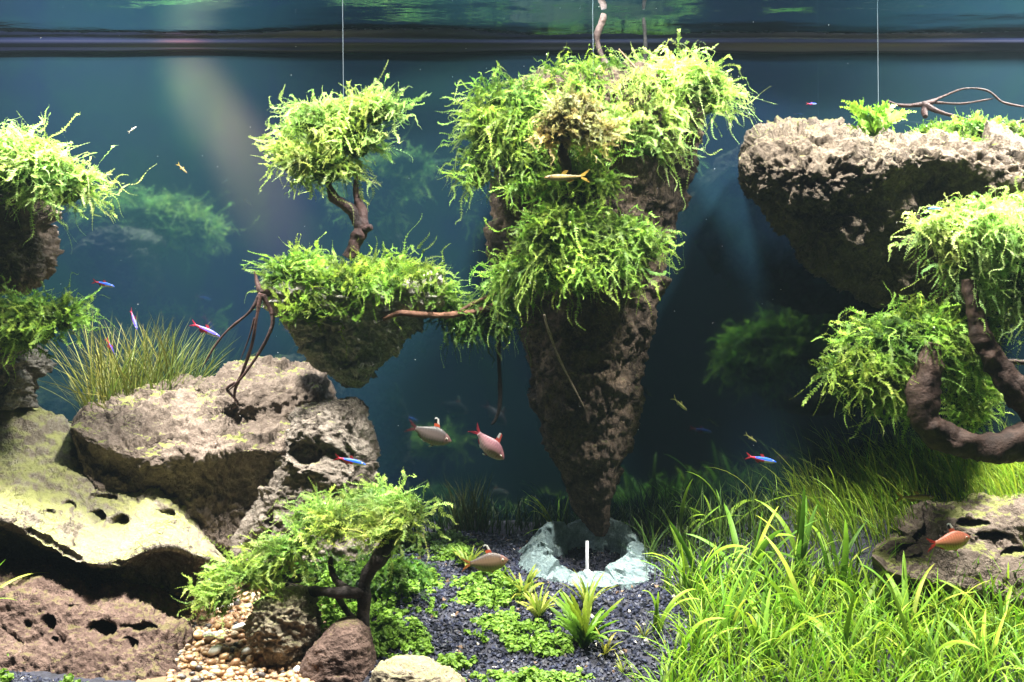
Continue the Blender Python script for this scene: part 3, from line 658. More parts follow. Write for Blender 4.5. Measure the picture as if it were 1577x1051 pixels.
BRI = dict(c0=(.15, .25, .04), c1=(.58, .72, .24))
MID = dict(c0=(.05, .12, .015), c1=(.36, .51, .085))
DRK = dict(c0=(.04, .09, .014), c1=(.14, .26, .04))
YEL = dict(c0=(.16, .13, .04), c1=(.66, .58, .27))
moss('dense very bright moss cushion on the round brown rock by the tank side', [(-40, 265, .0, 90, 60, .06), (30, 262, -.02, 90, 55, .07), (95, 285, -.01, 62, 42, .05)], 900, 1001, L=(.03, .065), trail=22, under=-.5, **BRI)
moss('lower moss tuft by the tank side, just above the light grey stone', [(-20, 500, -.01, 80, 58, .05), (50, 500, -.01, 55, 52, .045), (100, 492, -.02, 26, 28, .03)], 520, 1002, trail=14, under=-.6, L=(.025, .055), **MID)
moss('upper moss ball on the branch above the small hanging rock', [(490, 192, .05, 52, 40, .035), (505, 255, .05, 58, 36, .04), (578, 172, .06, 56, 30, .035), (445, 245, .05, 24, 26, .02), (545, 215, .05, 40, 40, .03)], 620, 1003, L=(.025, .05), trail=16, under=-.5, **BRI)
moss('moss cap covering the small hanging rock beside the root bridge', [(455, 430, .03, 58, 38, .04), (530, 445, .02, 75, 42, .05), (600, 436, .04, 66, 38, .06), (655, 446, .05, 44, 28, .05), (620, 430, .08, 50, 26, .04), (480, 480, .0, 40, 26, .025)], 900, 1004, L=(.022, .045), trail=14, under=-.5, **MID)
moss('shaggy moss over the shoulder of the tall hanging rock', [(800, 175, .09, 85, 58, .06), (875, 135, .12, 62, 36, .06), (755, 215, .09, 42, 50, .04), (815, 245, .07, 60, 50, .045), (905, 170, .1, 50, 50, .05), (735, 265, .08, 22, 40, .025), (930, 128, .13, 50, 30, .05), (880, 230, .07, 50, 40, .04)], 1150, 1005, trail=26, under=-.6, L=(.03, .06), droop=(.0, 1.0), trail_bias=-.5, **MID)
moss('lightest moss on the top corner of the tall hanging rock facing the fern', [(1055, 130, .09, 72, 40, .06), (1000, 175, .08, 58, 55, .045), (1095, 150, .09, 36, 36, .04), (955, 165, .1, 40, 45, .04), (1000, 230, .06, 40, 20, .02), (1000, 128, .14, 56, 30, .05), (950, 200, .06, 36, 40, .03)], 950, 1006, trail=20, under=-.55, droop=(.0, 1.0), L=(.028, .06), trail_bias=.5, **BRI)
moss('yellowish moss knob in front of the tall hanging rock', [(880, 182, -.02, 46, 32, .03), (852, 205, -.02, 28, 24, .02), (912, 208, -.01, 28, 24, .02)], 330, 1007, L=(.02, .038), trail=6, under=-.7, **YEL)
moss('small moss patch between the yellowish knob and the big green cushion', [(900, 285, .03, 60, 24, .03), (815, 285, .04, 30, 20, .02)], 260, 1017, L=(.02, .04), trail=4, **MID)
moss('big green moss cushion halfway down the tall hanging rock', [(880, 368, .04, 96, 46, .055), (960, 378, .05, 66, 46, .05), (850, 412, .03, 70, 46, .045), (925, 408, .03, 80, 34, .045), (800, 430, .05, 36, 40, .035)], 1250, 1008, trail=26, under=-.6, L=(.028, .058), droop=(.0, 1.0), **MID)
moss('thin dark moss hanging from the root bridge', [(725, 495, .07, 50, 26, .02), (765, 475, .06, 30, 30, .02), (690, 480, .08, 30, 20, .02)], 260, 1009, trail=6, L=(.02, .05), under=-.9, droop=(.1, 1.1), **DRK)
moss('drooping bright moss high on the driftwood bend near the tank side', [(1490, 360, -.09, 66, 50, .05), (1560, 355, -.08, 70, 60, .06), (1580, 440, -.08, 50, 70, .04), (1490, 420, -.08, 40, 40, .035)], 1000, 1010, trail=20, under=-.65, droop=(.1, 1.1), L=(.03, .062), trail_bias=-.4, **BRI)
moss('deep green moss on the lower driftwood fork above the grass', [(1400, 520, -.08, 95, 48, .05), (1330, 575, -.07, 56, 46, .04), (1440, 555, -.05, 72, 48, .045), (1370, 610, -.06, 60, 34, .03), (1470, 510, -.07, 60, 36, .04), (1490, 610, .0, 35, 40, .02)], 1100, 1011, trail=24, under=-.75, droop=(.0, 1.0), L=(.03, .06), trail_bias=-.5, **MID)
moss('feathery moss crown on the little black tree', [(590, 788, -.14, 68, 26, .05), (510, 812, -.15, 58, 20, .045), (448, 846, -.16, 44, 17, .035), (392, 885, -.17, 44, 15, .03), (342, 922, -.17, 24, 10, .02), (622, 800, -.16, 44, 26, .05), (600, 822, -.19, 30, 18, .025)], 760, 1012, trail=16, under=-.1, fill=.75, L=(.03, .055), droop=(-.1, .5), bias=(-.5, -.2, .1), trail_bias=-.7, c0=(.08, .16, .025), c1=(.46, .58, .15))
moss('low moss carpet on top of the wide floating rock beside the fern', [(1440, 205, .10, 40, 10, .03), (1500, 203, .09, 50, 14, .04), (1560, 215, .1, 50, 16, .04), (1480, 228, .02, 40, 8, .02)], 420, 1013, trail=4, L=(.015, .03), droop=(.2, .7), ll=.0038, **MID)
moss('small moss cluster behind the crook of the thick driftwood', [(1520, 605, .08, 40, 22, .03), (1490, 640, .06, 26, 26, .02)], 150, 1014, trail=4, L=(.02, .04), **MID)
moss('ragged moss skirt behind the little black tree over the carpet plants', [(625, 880, -.04, 34, 20, .03), (570, 884, -.03, 50, 18, .03), (500, 880, -.02, 44, 24, .03)], 220, 1015, trail=4, L=(.02, .04), **DRK)

# ------------------------------------------------------------------ driftwood, roots, twigs, lines
driftwood('forked_driftwood', 'thick dark driftwood curling up from the grass under two moss clumps', 'driftwood', [
    ([P(1625, 668, -.13), P(1577, 682, -.13), P(1520, 690, -.13), P(1465, 680, -.13), P(1430, 655, -.13), P(1422, 610, -.13), P(1432, 560, -.13), P(1440, 530, -.13)], [0.0235, 0.0227, 0.0185, 0.0168, 0.0185, 0.0176, 0.0160, 0.0118]),
    ([P(1622, 670, -.13), P(1590, 630, -.13), P(1545, 575, -.13), P(1515, 530, -.13), P(1500, 480, -.13), P(1490, 430, -.13)], [0.0218, 0.0202, 0.0151, 0.0126, 0.0101, 0.0067]),
    ([P(1530, 565, -.05), P(1560, 558, -.04), P(1600, 560, -.03)], [0.0050, 0.0042, 0.0034])], col=(.018, .010, .008), col2=(.085, .05, .038))
driftwood('tree_driftwood', 'little black branching wood tree with a mossy crown', 'driftwood', [
    ([P(552, 1010, -.205), P(558, 955, -.205), P(560, 925, -.205), P(566, 885, -.205), P(590, 850, -.205), P(605, 820, -.17)], [.009, .0085, .0075, .007, .009, .004]),
    ([P(562, 912, -.205), P(520, 912, -.205), P(470, 910, -.14), P(430, 903, -.15), P(395, 893, -.15)], [.0065, .006, .006, .0055, .003]),
    ([P(540, 912, -.205), P(515, 890, -.17), P(508, 858, -.17)], [.006, .005, .003]),
    ([P(548, 960, -.205), P(530, 935, -.14), P(520, 920, -.205)], [.004, .004, .003])], col=(.008, .006, .006), col2=(.03, .02, .017))
driftwood('branch_wood', 'dark twisted branch holding the upper moss ball', 'driftwood', [
    ([P(535, 398, .05), P(548, 375, .05), P(555, 350, .05), P(540, 325, .05), P(515, 305, .05), P(505, 280, .05)], [.009, .010, .011, .008, .007, .004]),
    ([P(558, 355, .05), P(556, 330, .055), P(549, 300, .055), P(548, 270, .055)], [.010, .009, .005, .003]),
    ([P(552, 358, .05), P(572, 350, .04)], [.007, .004])], col=(.02, .011, .012), col2=(.085, .045, .042))
driftwood('branch_stub', 'short black branch stub carrying the yellowish moss knob', 'driftwood', [([P(868, 285, .05), P(872, 258, .0), P(866, 235, -.02), P(878, 205, -.02)], [.008, .009, .007, .004])], col=(.012, .008, .007), col2=(.035, .022, .018))
driftwood('root_bridge', 'reddish brown root spanning the two hanging rocks', 'root', [
    ([P(590, 492, .0), P(615, 483, -.005), P(640, 484, .0), P(680, 486, .02), P(720, 482, .04), P(755, 474, .05), P(790, 462, .06)], [.003, .0042, .0038, .004, .0048, .0055, .006]),
    ([P(700, 484, .03), P(735, 465, .05), P(770, 452, .06)], [.0015, .003, .003])], col=(.05, .02, .013), col2=(.16, .075, .045))
driftwood('hanging_rootlet', 'long black rootlet hanging from the root bridge to a hook', 'root', [
    ([P(745, 482, .05), P(765, 505, .05), P(768, 550, .05), P(770, 590, .05), P(769, 628, .05), P(762, 648, .05), P(756, 654, .05)], [.004, .0035, .003, .003, .0028, .0025, .001])], col=(.006, .005, .006), col2=(.015, .012, .014))
driftwood('root_bundle', 'bundle of thin dark roots reaching from the small hanging rock down to the boulder', 'root', [
    ([P(402, 452, .0), P(385, 480, .0), P(350, 510, .01), P(330, 535, .02), P(312, 566, .03)], [0.0032, 0.0020, 0.0017, 0.0014, 0.0006]),
    ([P(402, 452, .0), P(395, 490, .0), P(388, 530, .01), P(375, 570, .02), P(362, 600, .03), P(362, 622, .03)], [0.0036, 0.0024, 0.0022, 0.0022, 0.0020, 0.0007]),
    ([P(405, 455, .0), P(420, 490, .0), P(412, 520, .0), P(395, 550, .01), P(372, 582, .02), P(352, 602, .03)], [0.0036, 0.0023, 0.0024, 0.0022, 0.0020, 0.0007]),
    ([P(392, 490, .01), P(382, 525, .02), P(370, 555, .03)], [0.0014, 0.0011, 0.0004]),
    ([P(425, 446, .02), P(405, 450, .01), P(398, 440, .01), P(392, 418, .02)], [0.0043, 0.0050, 0.0036, 0.0014]),
    ([P(362, 590, .03), P(350, 600, .035), P(366, 620, .035), P(358, 630, .04)], [0.0022, 0.0022, 0.0014, 0.0007])], 'root', col=(.03, .013, .012), col2=(.09, .042, .036))
driftwood('twig', 'thin bare twig slanting across the dark face of the tall hanging rock', 'twig', [
    ([P(838, 485, .0), P(845, 510, .01), P(860, 550, .03), P(880, 590, .05), P(899, 626, .07)], [.0018, .0016, .0014, .0012, .0008])], col=(.2, .14, .11), col2=(.4, .3, .25))
driftwood('twig', 'pale twisted twig rising from the tall hanging rock to the surface', 'twig', [
    ([P(945, 122, .12), P(932, 100, .13), P(922, 75, .13), P(920, 55, .13), P(928, 30, .13), P(930, 22, .13)], [.006, .005, .004, .0045, .005, .004])], col=(.03, .018, .018), col2=(.13, .095, .09))
driftwood('twig', 'straight black twig standing up to the surface behind the lightest moss', 'twig', [
    ([P(992, 110, .14), P(994, 80, .14), P(993, 50, .14), P(991, 28, .14)], [.003, .003, .0028, .002])], col=(.006, .006, .007), col2=(.012, .012, .014))
driftwood('twig', 'short tan stick poking up between the two top moss clumps', 'twig', [
    ([P(985, 112, .06), P(970, 95, .06), P(953, 76, .06)], [.0014, .0013, .0008])], col=(.2, .12, .08), col2=(.3, .2, .12))
driftwood('root_tangle', 'reddish root tangle lying on the wide floating rock behind the fern', 'root', [
    ([P(1365, 155, .16), P(1390, 163, .16), P(1425, 160, .16), P(1450, 150, .17), P(1485, 137, .17), P(1520, 140, .17), P(1545, 158, .17), P(1577, 165, .17)], [.0012, .0024, .0035, .002, .0014, .0016, .002, .0012]),
    ([P(1420, 160, .16), P(1445, 172, .15), P(1480, 182, .14), P(1520, 190, .13), P(1550, 192, .13), P(1600, 180, .12)], [.0045, .0035, .002, .002, .002, .002]),
    ([P(1440, 158, .17), P(1480, 160, .17), P(1530, 152, .17)], [.0025, .0018, .001]),
    ([P(1425, 180, .15), P(1425, 165, .16), P(1440, 155, .17)], [.004, .005, .003])], 'root', col=(.012, .005, .005), col2=(.042, .017, .015))
def line(label, a, b2, r=.0004):
    V, F = lathe([(r, 0), (r, 1)], 6); a = np.array(a); b2 = np.array(b2)
    V = a * 0 + np.stack([V[:, 0] + (b2 - a)[0] * V[:, 2], V[:, 1] + (b2 - a)[1] * V[:, 2], (b2 - a)[2] * V[:, 2]], 1)
    tag(obj('fishing_line', mesh_np('fishing_line', V, F, M_line), None, a), label, 'fishing line', 'nylon lines holding the rocks')
line('clear line from the upper moss ball straight up to the surface', P(529, 160, .05), [P(527, 10, .05)[0], .05, ZSURF + .05])
line('clear line over the tall hanging rock between its two top moss clumps', P(914, 120, .12), [P(912, 60, .12)[0], .12, ZSURF + .05])
line('clear line rising from the wide floating rock beside the fern', P(1353, 200, .14), [P(1351, 60, .14)[0], .14, ZSURF + .05])

# ------------------------------------------------------------------ blades and leaves
def blades(base, az, lean, L, w, droop, seed, S=9, c0=(.05, .11, .015), c1=(.14, .26, .035), var=.3, crease=.35):
    rg = np.random.default_rng(seed); n = len(base)
    bc = lambda a: np.broadcast_to(np.asarray(a, float), (n,))
    az, lean, L, w, droop = map(bc, (az, lean, L, w, droop))
    t = np.linspace(0, 1, S)
    h = np.stack([np.cos(az), np.sin(az), 0 * az], 1)[:, None]
    ang = lean[:, None] + droop[:, None] * t[None] ** 1.4           # angle from vertical, growing along the blade
    st_ = (L / (S - 1))[:, None]
    dx = np.cumsum(np.concatenate([np.zeros((n, 1)), np.sin(ang[:, :-1]) * st_], 1), 1); dz = np.cumsum(np.concatenate([np.zeros((n, 1)), np.cos(ang[:, :-1]) * st_], 1), 1)
    pts = base[:, None] + h * dx[..., None] + np.array([0, 0, 1.0]) * dz[..., None]
    tw = rg.uniform(-.7, .7, (n, 1, 1)); sdv = np.stack([-np.sin(az), np.cos(az), 0 * az], 1)[:, None]
    nrm = -h * np.cos(ang)[..., None] + np.array([0, 0, 1.0]) * np.sin(ang)[..., None]
    sdv = unit(sdv * np.cos(tw) + nrm * np.sin(tw)); up = np.cross(h * np.sin(ang)[..., None] + np.array([0, 0, 1.]) * np.cos(ang)[..., None], sdv)
    pr = (np.clip(np.sin(np.clip(t * .93 + .07, 0, 1) ** .7 * PI), 0, 1) ** .55)[None, :, None] * w[:, None, None] / 2
    pr[:, -1] *= .15
    V = np.stack([pts - sdv * pr, pts + up * pr * crease, pts + sdv * pr], 2)
    V = V.reshape(-1, 3); i = (np.arange(n)[:, None] * S + np.arange(S - 1)[None]).ravel() * 3
    F = np.concatenate([np.stack([i, i + 1, i + 4, i + 3], 1), np.stack([i + 1, i + 2, i + 5, i + 4], 1)])
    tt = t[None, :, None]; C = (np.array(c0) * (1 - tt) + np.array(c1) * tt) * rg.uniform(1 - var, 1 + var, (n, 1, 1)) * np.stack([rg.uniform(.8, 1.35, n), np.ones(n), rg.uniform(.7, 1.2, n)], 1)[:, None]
    return V, F, np.repeat(C.reshape(-1, 3), 3, 0)
def pix(p):
    s = K * (D + p[:, 1]) / D; return p[:, 0] / s + 788.5, 525.5 - (p[:, 2] - ZC) / s
def scatter(n, x0, x1, y0, y1, rg, keep=None):
    x = rg.uniform(x0, x1, n); y = rg.uniform(y0, y1, n); p = np.stack([x, y, Gn(x, y) - .003], 1)
    if keep is not None: u, v = pix(p); p = p[keep(u, v, p)]
    return p

# meadow edge: the line in the photo where the grass begins
def meadow(u, v, p): return u > 1010 + 40 * np.sin(v * .021) + np.clip((930 - v), -60, 120) * -.35
rg = np.random.default_rng(31)
def not_rock(u, v): return ~((u > 1350) & (v > 800) & (v < 925))
p = scatter(4400, .14, .85, -.33, -.0, rg, lambda u, v, q: meadow(u, v, q) & not_rock(u, v) & (u > 985 + 0 * v))
n = len(p)
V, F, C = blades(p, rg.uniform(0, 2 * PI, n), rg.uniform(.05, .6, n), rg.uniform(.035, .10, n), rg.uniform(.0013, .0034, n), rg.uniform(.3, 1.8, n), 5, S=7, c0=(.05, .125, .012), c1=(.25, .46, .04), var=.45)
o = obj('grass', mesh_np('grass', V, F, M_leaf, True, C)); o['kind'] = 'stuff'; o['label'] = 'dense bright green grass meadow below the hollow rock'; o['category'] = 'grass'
p = scatter(4200, .34, .95, .05, .285, rg, lambda u, v, q: (u > 1270 + (v - 760) * -.4 + rg.normal(0, 45, len(u))))
n = len(p); u, v = pix(p)
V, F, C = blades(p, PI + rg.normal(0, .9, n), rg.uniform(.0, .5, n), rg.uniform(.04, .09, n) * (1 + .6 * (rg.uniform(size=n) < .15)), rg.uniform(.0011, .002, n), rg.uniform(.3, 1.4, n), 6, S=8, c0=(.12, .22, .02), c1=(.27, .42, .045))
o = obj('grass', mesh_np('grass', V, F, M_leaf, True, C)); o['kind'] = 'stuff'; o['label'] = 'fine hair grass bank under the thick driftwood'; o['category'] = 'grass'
p = scatter(520, .16, .40, .0, .27, rg, lambda u, v, q: (u > 990))
n = len(p)
V, F, C = blades(p, rg.uniform(0, 6.3, n), rg.uniform(.0, .4, n), rg.uniform(.03, .10, n), rg.uniform(.0011, .0022, n), rg.uniform(.2, 1.2, n), 7, S=8, c0=(.025, .06, .012), c1=(.07, .14, .025))
o = obj('grass', mesh_np('grass', V, F, M_leaf, True, C)); o['kind'] = 'stuff'; o['label'] = 'thin dark grass growing between the slate ring and the bank'; o['category'] = 'grass'
# low dark growth along the back pane
p = scatter(900, -.25, .45, .21, .285, rg); n = len(p)
V, F, C = blades(p, rg.uniform(0, 6.3, n), rg.uniform(0, .5, n), rg.uniform(.025, .06, n), rg.uniform(.0015, .003, n), rg.uniform(.2, 1.2, n), 8, S=6, c0=(.015, .04, .012), c1=(.03, .075, .02))
o = obj('undergrowth', mesh_np('undergrowth', V, F, M_leaf, True, C)); o['kind'] = 'stuff'; o['label'] = 'low dark plants along the foot of the back pane'; o['category'] = 'plants'

def tuft(label, u, v, Y, n, Lr, spread, wr, seed, c0, c1, rad=.02, droop=(.1, .7), group=None):
    rg = np.random.default_rng(seed); b0 = P(u, v, Y)
    a = rg.uniform(0, 2 * PI, n); r = rad * np.sqrt(rg.uniform(0, 1, n)); p = np.stack([r * np.cos(a) * 1.6, r * np.sin(a), np.zeros(n)], 1)
    az = np.where(rg.uniform(size=n) < .5, 0, PI) + rg.normal(0, .8, n)
    V, F, C = blades(p, az, np.abs(rg.normal(0, spread, n)), rg.uniform(*Lr, n), rg.uniform(*wr, n), rg.uniform(*droop, n), seed, S=9, c0=c0, c1=c1)
    t = thing('grass_tuft', label, 'grass tuft', b0, group)
    f = obj('foliage', mesh_np('foliage', V, F, M_leaf, True, C), t); f['kind'] = 'stuff'
    return t
tuft('tall olive hair grass tuft growing behind the boulder', 212, 655, .20, 620, (.08, .19), .5, (.0013, .0024), 71, (.05, .09, .014), (.17, .19, .045), .05)
tuft('small dark rush tuft near the two pale tetras', 722, 825, .24, 150, (.05, .11), .25, (.001, .0018), 72, (.02, .04, .01), (.06, .08, .02), .018)
tuft('sparse fine tuft at the boulder edge behind the roots', 300, 600, .26, 40, (.03, .09), .35, (.001, .0016), 73, (.03, .07, .02), (.08, .14, .04), .02)

# ---- strap leaves as single parts
LEAF = []
for i in range(10):
    rg = np.random.default_rng(900 + i)
    V, F, C = blades(np.zeros((1, 3)), 0.0, .08, .1, .0062, [.25, .5, .8, 1.1, 1.4, 1.7, .4, .9, 1.2, .6][i], 900 + i, S=12, c0=[(.05, .12, .015), (.08, .17, .02), (.10, .18, .02)][i % 3], c1=[(.16, .37, .04), (.27, .49, .05), (.38, .56, .08)][i % 3], var=.2)
    LEAF.append(mesh_np('leaf', V, F, M_leaf, True, C))
def strap_plant(label, base, n, size, seed, name='strap_plant', group='strap leaved grass plants', spread=.55, wide=1.0):
    rg = np.random.default_rng(seed); t = thing(name, label, 'plant', base, group)
    for i in range(n):
        o = obj('leaf', LEAF[rg.integers(10)], t, (rg.normal(0, .004), rg.normal(0, .004), 0))
        s = size * rg.uniform(.6, 1.15)
        o.rotation_euler = (rg.normal(0, .12), abs(rg.normal(0, spread)) * .6, rg.uniform(0, 2 * PI)); o.scale = (s * 1.28, s * rg.uniform(1.0, 1.55) * wide, s * 1.28)
    return t
SP = [(1048, 830, 9, .95, 'strap leaved plant nearest the slate ring, by the tallest blade'), (1112, 815, 7, 1.1, 'strap leaved plant with the tallest upright blade by the blue tetra'), (1075, 905, 10, .95, 'bright strap leaved plant along the gravel, below the slate ring'),
      (1150, 890, 10, 1.0, 'full strap leaved plant in the middle of the meadow'), (1230, 880, 9, 1.05, 'strap leaved plant in front of the fine grass bank'), (1290, 900, 9, 1.05, 'strap leaved plant leaning to the hollow rock'),
      (1240, 960, 9, .95, 'strap leaved plant with one broad upright yellow blade'), (1120, 980, 10, .9, 'pale strap leaved plant arching over the gravel edge'), (1180, 1010, 9, .9, 'low strap leaved plant among the pale arching blades'),
      (1330, 960, 9, .9, 'strap leaved plant just below the hollow rock'), (1400, 975, 9, .85, 'strap leaved plant in front of the rock with the red tetra'), (1470, 965, 9, .85, 'strap leaved plant hiding the front edge of the hollow rock'),
      (1540, 985, 9, .85, 'strap leaved plant at the tank side under the hollow rock'), (1300, 1030, 9, .85, 'strap leaved plant with a long arching yellow blade at the bottom'), (1420, 1035, 9, .85, 'strap leaved plant at the very bottom of the meadow'),
      (1060, 1010, 8, .8, 'small strap leaved plant on bare gravel beside the rosette'), (1520, 1040, 9, .8, 'strap leaved plant in the bottom corner of the meadow'), (1010, 960, 5, .7, 'tiny sparse strap plant standing alone in the gravel')]
for i, (u, v, n, s, lb) in enumerate(SP): strap_plant(lb, on_ground(u, min(v + 15, 1075)), n, s, 1200 + i)
strap_plant('strap leaves entering at the tank side over the pitted brown rock', P(-45, 955, -.19), 12, .85, 1250, spread=1.3)
strap_plant('green leaves behind the slate ring, arching beside the hanging rock', P(858, 822, .22), 9, .8, 1251, spread=.9)
# ---- rosette and small tufts on the gravel
def rosette(label, base, n, size, seed, name='rosette_plant', c0=(.09, .17, .02), c1=(.2, .34, .05), w=.011, group=None):
    rg = np.random.default_rng(seed); t = thing(name, label, 'plant', base, group); protos = []
    for i in range(4):
        V, F, C = blades(np.zeros((1, 3)), 0., .25 + .15 * i, .06, w, .5 + .2 * i, seed + i, S=16, c0=c0, c1=c1, var=.12)
        k = np.arange(16) % 2; V = V.reshape(16, 3, 3); mid = V[:, 1:2]; V = mid + (V - mid) * (1 + .45 * (k - .5))[:, None, None]; V = V.reshape(-1, 3)
        protos.append(mesh_np('leaf', V, F, M_leaf, True, C))
    for i in range(n):
        o = obj('leaf', protos[i % 4], t); s = size * rg.uniform(.7, 1.15); o.scale = (s,) * 3
        o.rotation_euler = (rg.normal(0, .1), rg.uniform(-.3, .25), i * 2.4 + rg.normal(0, .2))
    return t
rosette('bright rosette plant with toothed leaves on the dark gravel', on_ground(900, 1000), 36, 1.25, 1300, w=.0064)
rgf = np.random.default_rng(1310); fern = thing('fern', 'bright green fern with toothed fronds on top of the wide floating rock', 'fern', P(1345, 209, .07)); FP = []
for i in range(4):
    V, F, C = fronds(np.zeros((1, 3)), np.array([[.75, 0, .8]]), .078, .3 + .25 * i, 1311 + i, S=26, ll=.0075, lw=.0022, c0=(.12, .26, .02), c1=(.30, .52, .07), side_up=.1, var=.1)
    FP.append(mesh_np('leaf', V, F, M_leaf, False, C))
for i in range(30):
    o = obj('leaf', FP[i % 4], fern); sc = rgf.uniform(.65, 1.1); o.scale = (sc,) * 3; o.rotation_euler = (rgf.normal(0, .15), rgf.uniform(-.8, .25), i * 2.4)
rosette('pale little tuft beside the rosette on the gravel', on_ground(932, 1012), 11, .6, 1320, 'small_plant', w=.006, c0=(.14, .2, .04), c1=(.36, .42, .1))
rosette('yellow spiky plant between the slate ring and the rosette', on_ground(905, 940), 20, .9, 1330, 'small_plant', w=.006, c0=(.12, .18, .02), c1=(.32, .4, .08))
rosette('pale yellow spiky plant beside the carpet near the orange tetra', on_ground(830, 955), 20, .95, 1340, 'small_plant', w=.006, c0=(.12, .2, .03), c1=(.34, .42, .09))
rosette('yellow green spiky plant touching the carpet below the slate ring corner', on_ground(805, 925), 18, .85, 1345, 'small_plant', w=.006, c0=(.1, .18, .03), c1=(.28, .38, .07))
rosette('tiny pale star shaped plant near the tiny strap plant', on_ground(992, 985), 9, .5, 1350, 'small_plant', w=.005, c0=(.14, .2, .04), c1=(.36, .42, .12))
rosette('tiny pale plant at the bottom beside the lowest carpet', on_ground(960, 1040), 9, .5, 1360, 'small_plant', w=.005, c0=(.14, .2, .04), c1=(.36, .42, .12))
rosette('light bushy sprig behind the orange tetra', on_ground(722, 878), 26, .7, 1370, 'small_plant', w=.006, c0=(.14, .22, .04), c1=(.34, .44, .1))

# ---- carpet plants: many small round leaves
def carpet(label, patches, n, seed, c0=(.08, .17, .02), c1=(.24, .42, .05), leaf=.0032):
    """patches: (u, v, half width px, half depth m, height m)"""
    rg = np.random.default_rng(seed); Vs, Cs = [], []
    for (u, v, ru, ry, h) in patches:
        c = on_ground(u, v); k = n // len(patches); a = rg.uniform(0, 2 * PI, k); r = np.sqrt(rg.uniform(0, 1, k)) * (1 + np.abs(rg.normal(0, .22, k)))
        lump = 1 + .35 * np.sin(a * 3 + seed) * r
        x = c[0] + ru * K * (D + c[1]) / D * r * np.cos(a) * lump; y = c[1] + ry * r * np.sin(a) * lump
        q = np.stack([x * 45, y * 45, 0 * x], 1); top = h * (1 - np.minimum(r, 1) ** 2.2) * (.65 + .6 * fbm(q, 2, seed))
        z = G(x, y) + np.maximum(top, 0) * rg.uniform(.25, 1.2, k) ** .5 + .001
        p = np.stack([x, y, z], 1); own = (np.arange(k) // 9) * 9                  # sprigs of nine leaves round a stem tip
        dr = unit(rg.normal(size=(k, 3)) + np.array([0, 0, .5])); p = p[own] + dr * leaf * 1.5 * rg.uniform(.5, 1.1, (k, 1)) + np.array([0, 0, leaf])
        nrm = unit(dr + rg.normal(size=(k, 3)) * .35 + np.array([0, -.1, .45])); s = unit(np.cross(nrm, rg.normal(size=(k, 3)))); b_ = np.cross(nrm, s)
        rr = leaf * rg.uniform(.6, 1.2, k)
        ang = np.arange(6) / 6 * 2 * PI
        ring = p[:, None] + rr[:, None, None] * (s[:, None] * np.cos(ang)[None, :, None] + b_[:, None] * np.sin(ang)[None, :, None] * .85) + nrm[:, None] * (rr * .18)[:, None, None] * (np.cos(ang * 2))[None, :, None]
        Vs.append(ring.reshape(-1, 3)); mixf = np.clip(rg.uniform(0, 1, (k, 1)) * .6 + rg.uniform(0, .5, k)[own][:, None], 0, 1); Cs.append(np.repeat(np.array(c0) * (1 - mixf) + np.array(c1) * mixf, 6, 0))
    V = np.concatenate(Vs); F = np.arange(len(V)).reshape(-1, 6); V, c = to_origin(V)
    o = obj('carpet_plant', mesh_np('carpet_plant', V, F, M_leaf, False, np.concatenate(Cs)), None, c)
    tag(o, label, 'carpet plant', 'low carpet plants on the gravel', 'stuff')
carpet('round leaved carpet spreading under the little black tree', [(600, 930, 60, .05, .022), (560, 960, 50, .04, .02), (640, 900, 34, .04, .022), (600, 985, 40, .03, .016), (505, 945, 36, .03, .04), (520, 920, 30, .03, .05)], 5200, 21)
carpet('round leaved carpet lump with its edge against the cream yellow stone', [(592, 1005, 36, .025, .018), (640, 985, 16, .015, .012)], 1500, 22)
carpet('tiny leaf carpet under the orange tetra', [(745, 905, 36, .035, .02), (780, 925, 44, .035, .018), (735, 925, 24, .025, .012), (700, 858, 26, .03, .018)], 3200, 23)
carpet('round leaved carpet trailing down the dark gravel beside the rosette', [(800, 985, 46, .028, .016), (845, 1000, 40, .02, .012), (770, 965, 24, .02, .01)], 2200, 24)
carpet('round leaved carpet at the bottom, below the bare gravel', [(800, 1065, 60, .025, .022), (850, 1060, 40, .02, .012)], 2000, 25)
carpet('single little sprig of round leaves next to the cream yellow stone', [(695, 1030, 20, .014, .02), (650, 1010, 10, .01, .01)], 600, 26)
carpet('round leaved sprigs in the corner beside the pitted brown rock', [(12, 1030, 40, .02, .02), (-30, 1040, 30, .02, .03), (115, 1068, 24, .012, .02)], 900, 27)
carpet('dull green carpet far back at the foot of the tree moss', [(650, 850, 50, .03, .02), (690, 835, 30, .03, .012)], 1800, 28, (.035, .08, .015), (.10, .19, .03))
carpet('round leaved clump between the pale stone and the dull brown stone', [(497, 975, 26, .03, .05)], 900, 29)

# ------------------------------------------------------------------ gravel and pebbles
rg = np.random.default_rng(77)
x = rg.uniform(-.22, .40, 21000); y = rg.uniform(-.33, .22, 21000)
p = np.stack([x, y, Gn(x, y) + rg.uniform(-.001, .0025, len(x))], 1); u, v = pix(p)
k = (u > 585 + (v - 900) * -.12) & (u < 1120 + rg.normal(0, 60, len(u)))
p = p[k]; p2x = rg.uniform(-.72, -.43, 4200); p2y = rg.uniform(-.34, -.25, 4200)
p3x = rg.uniform(.45, .75, 1400); p3y = rg.uniform(-.06, .06, 1400)
p = np.concatenate([p, np.stack([p2x, p2y, Gn(p2x, p2y)], 1)])
n = len(p); oct_ = np.array([[1, 0, 0], [-1, 0, 0], [0, 1, 0], [0, -1, 0], [0, 0, 1], [0, 0, -1.]])
of = np.array([[0, 2, 4], [2, 1, 4], [1, 3, 4], [3, 0, 4], [2, 0, 5], [1, 2, 5], [3, 1, 5], [0, 3, 5]])
ax = unit(rg.normal(size=(n, 3))); bx = unit(np.cross(ax, rg.normal(size=(n, 3)))); cx_ = np.cross(ax, bx)
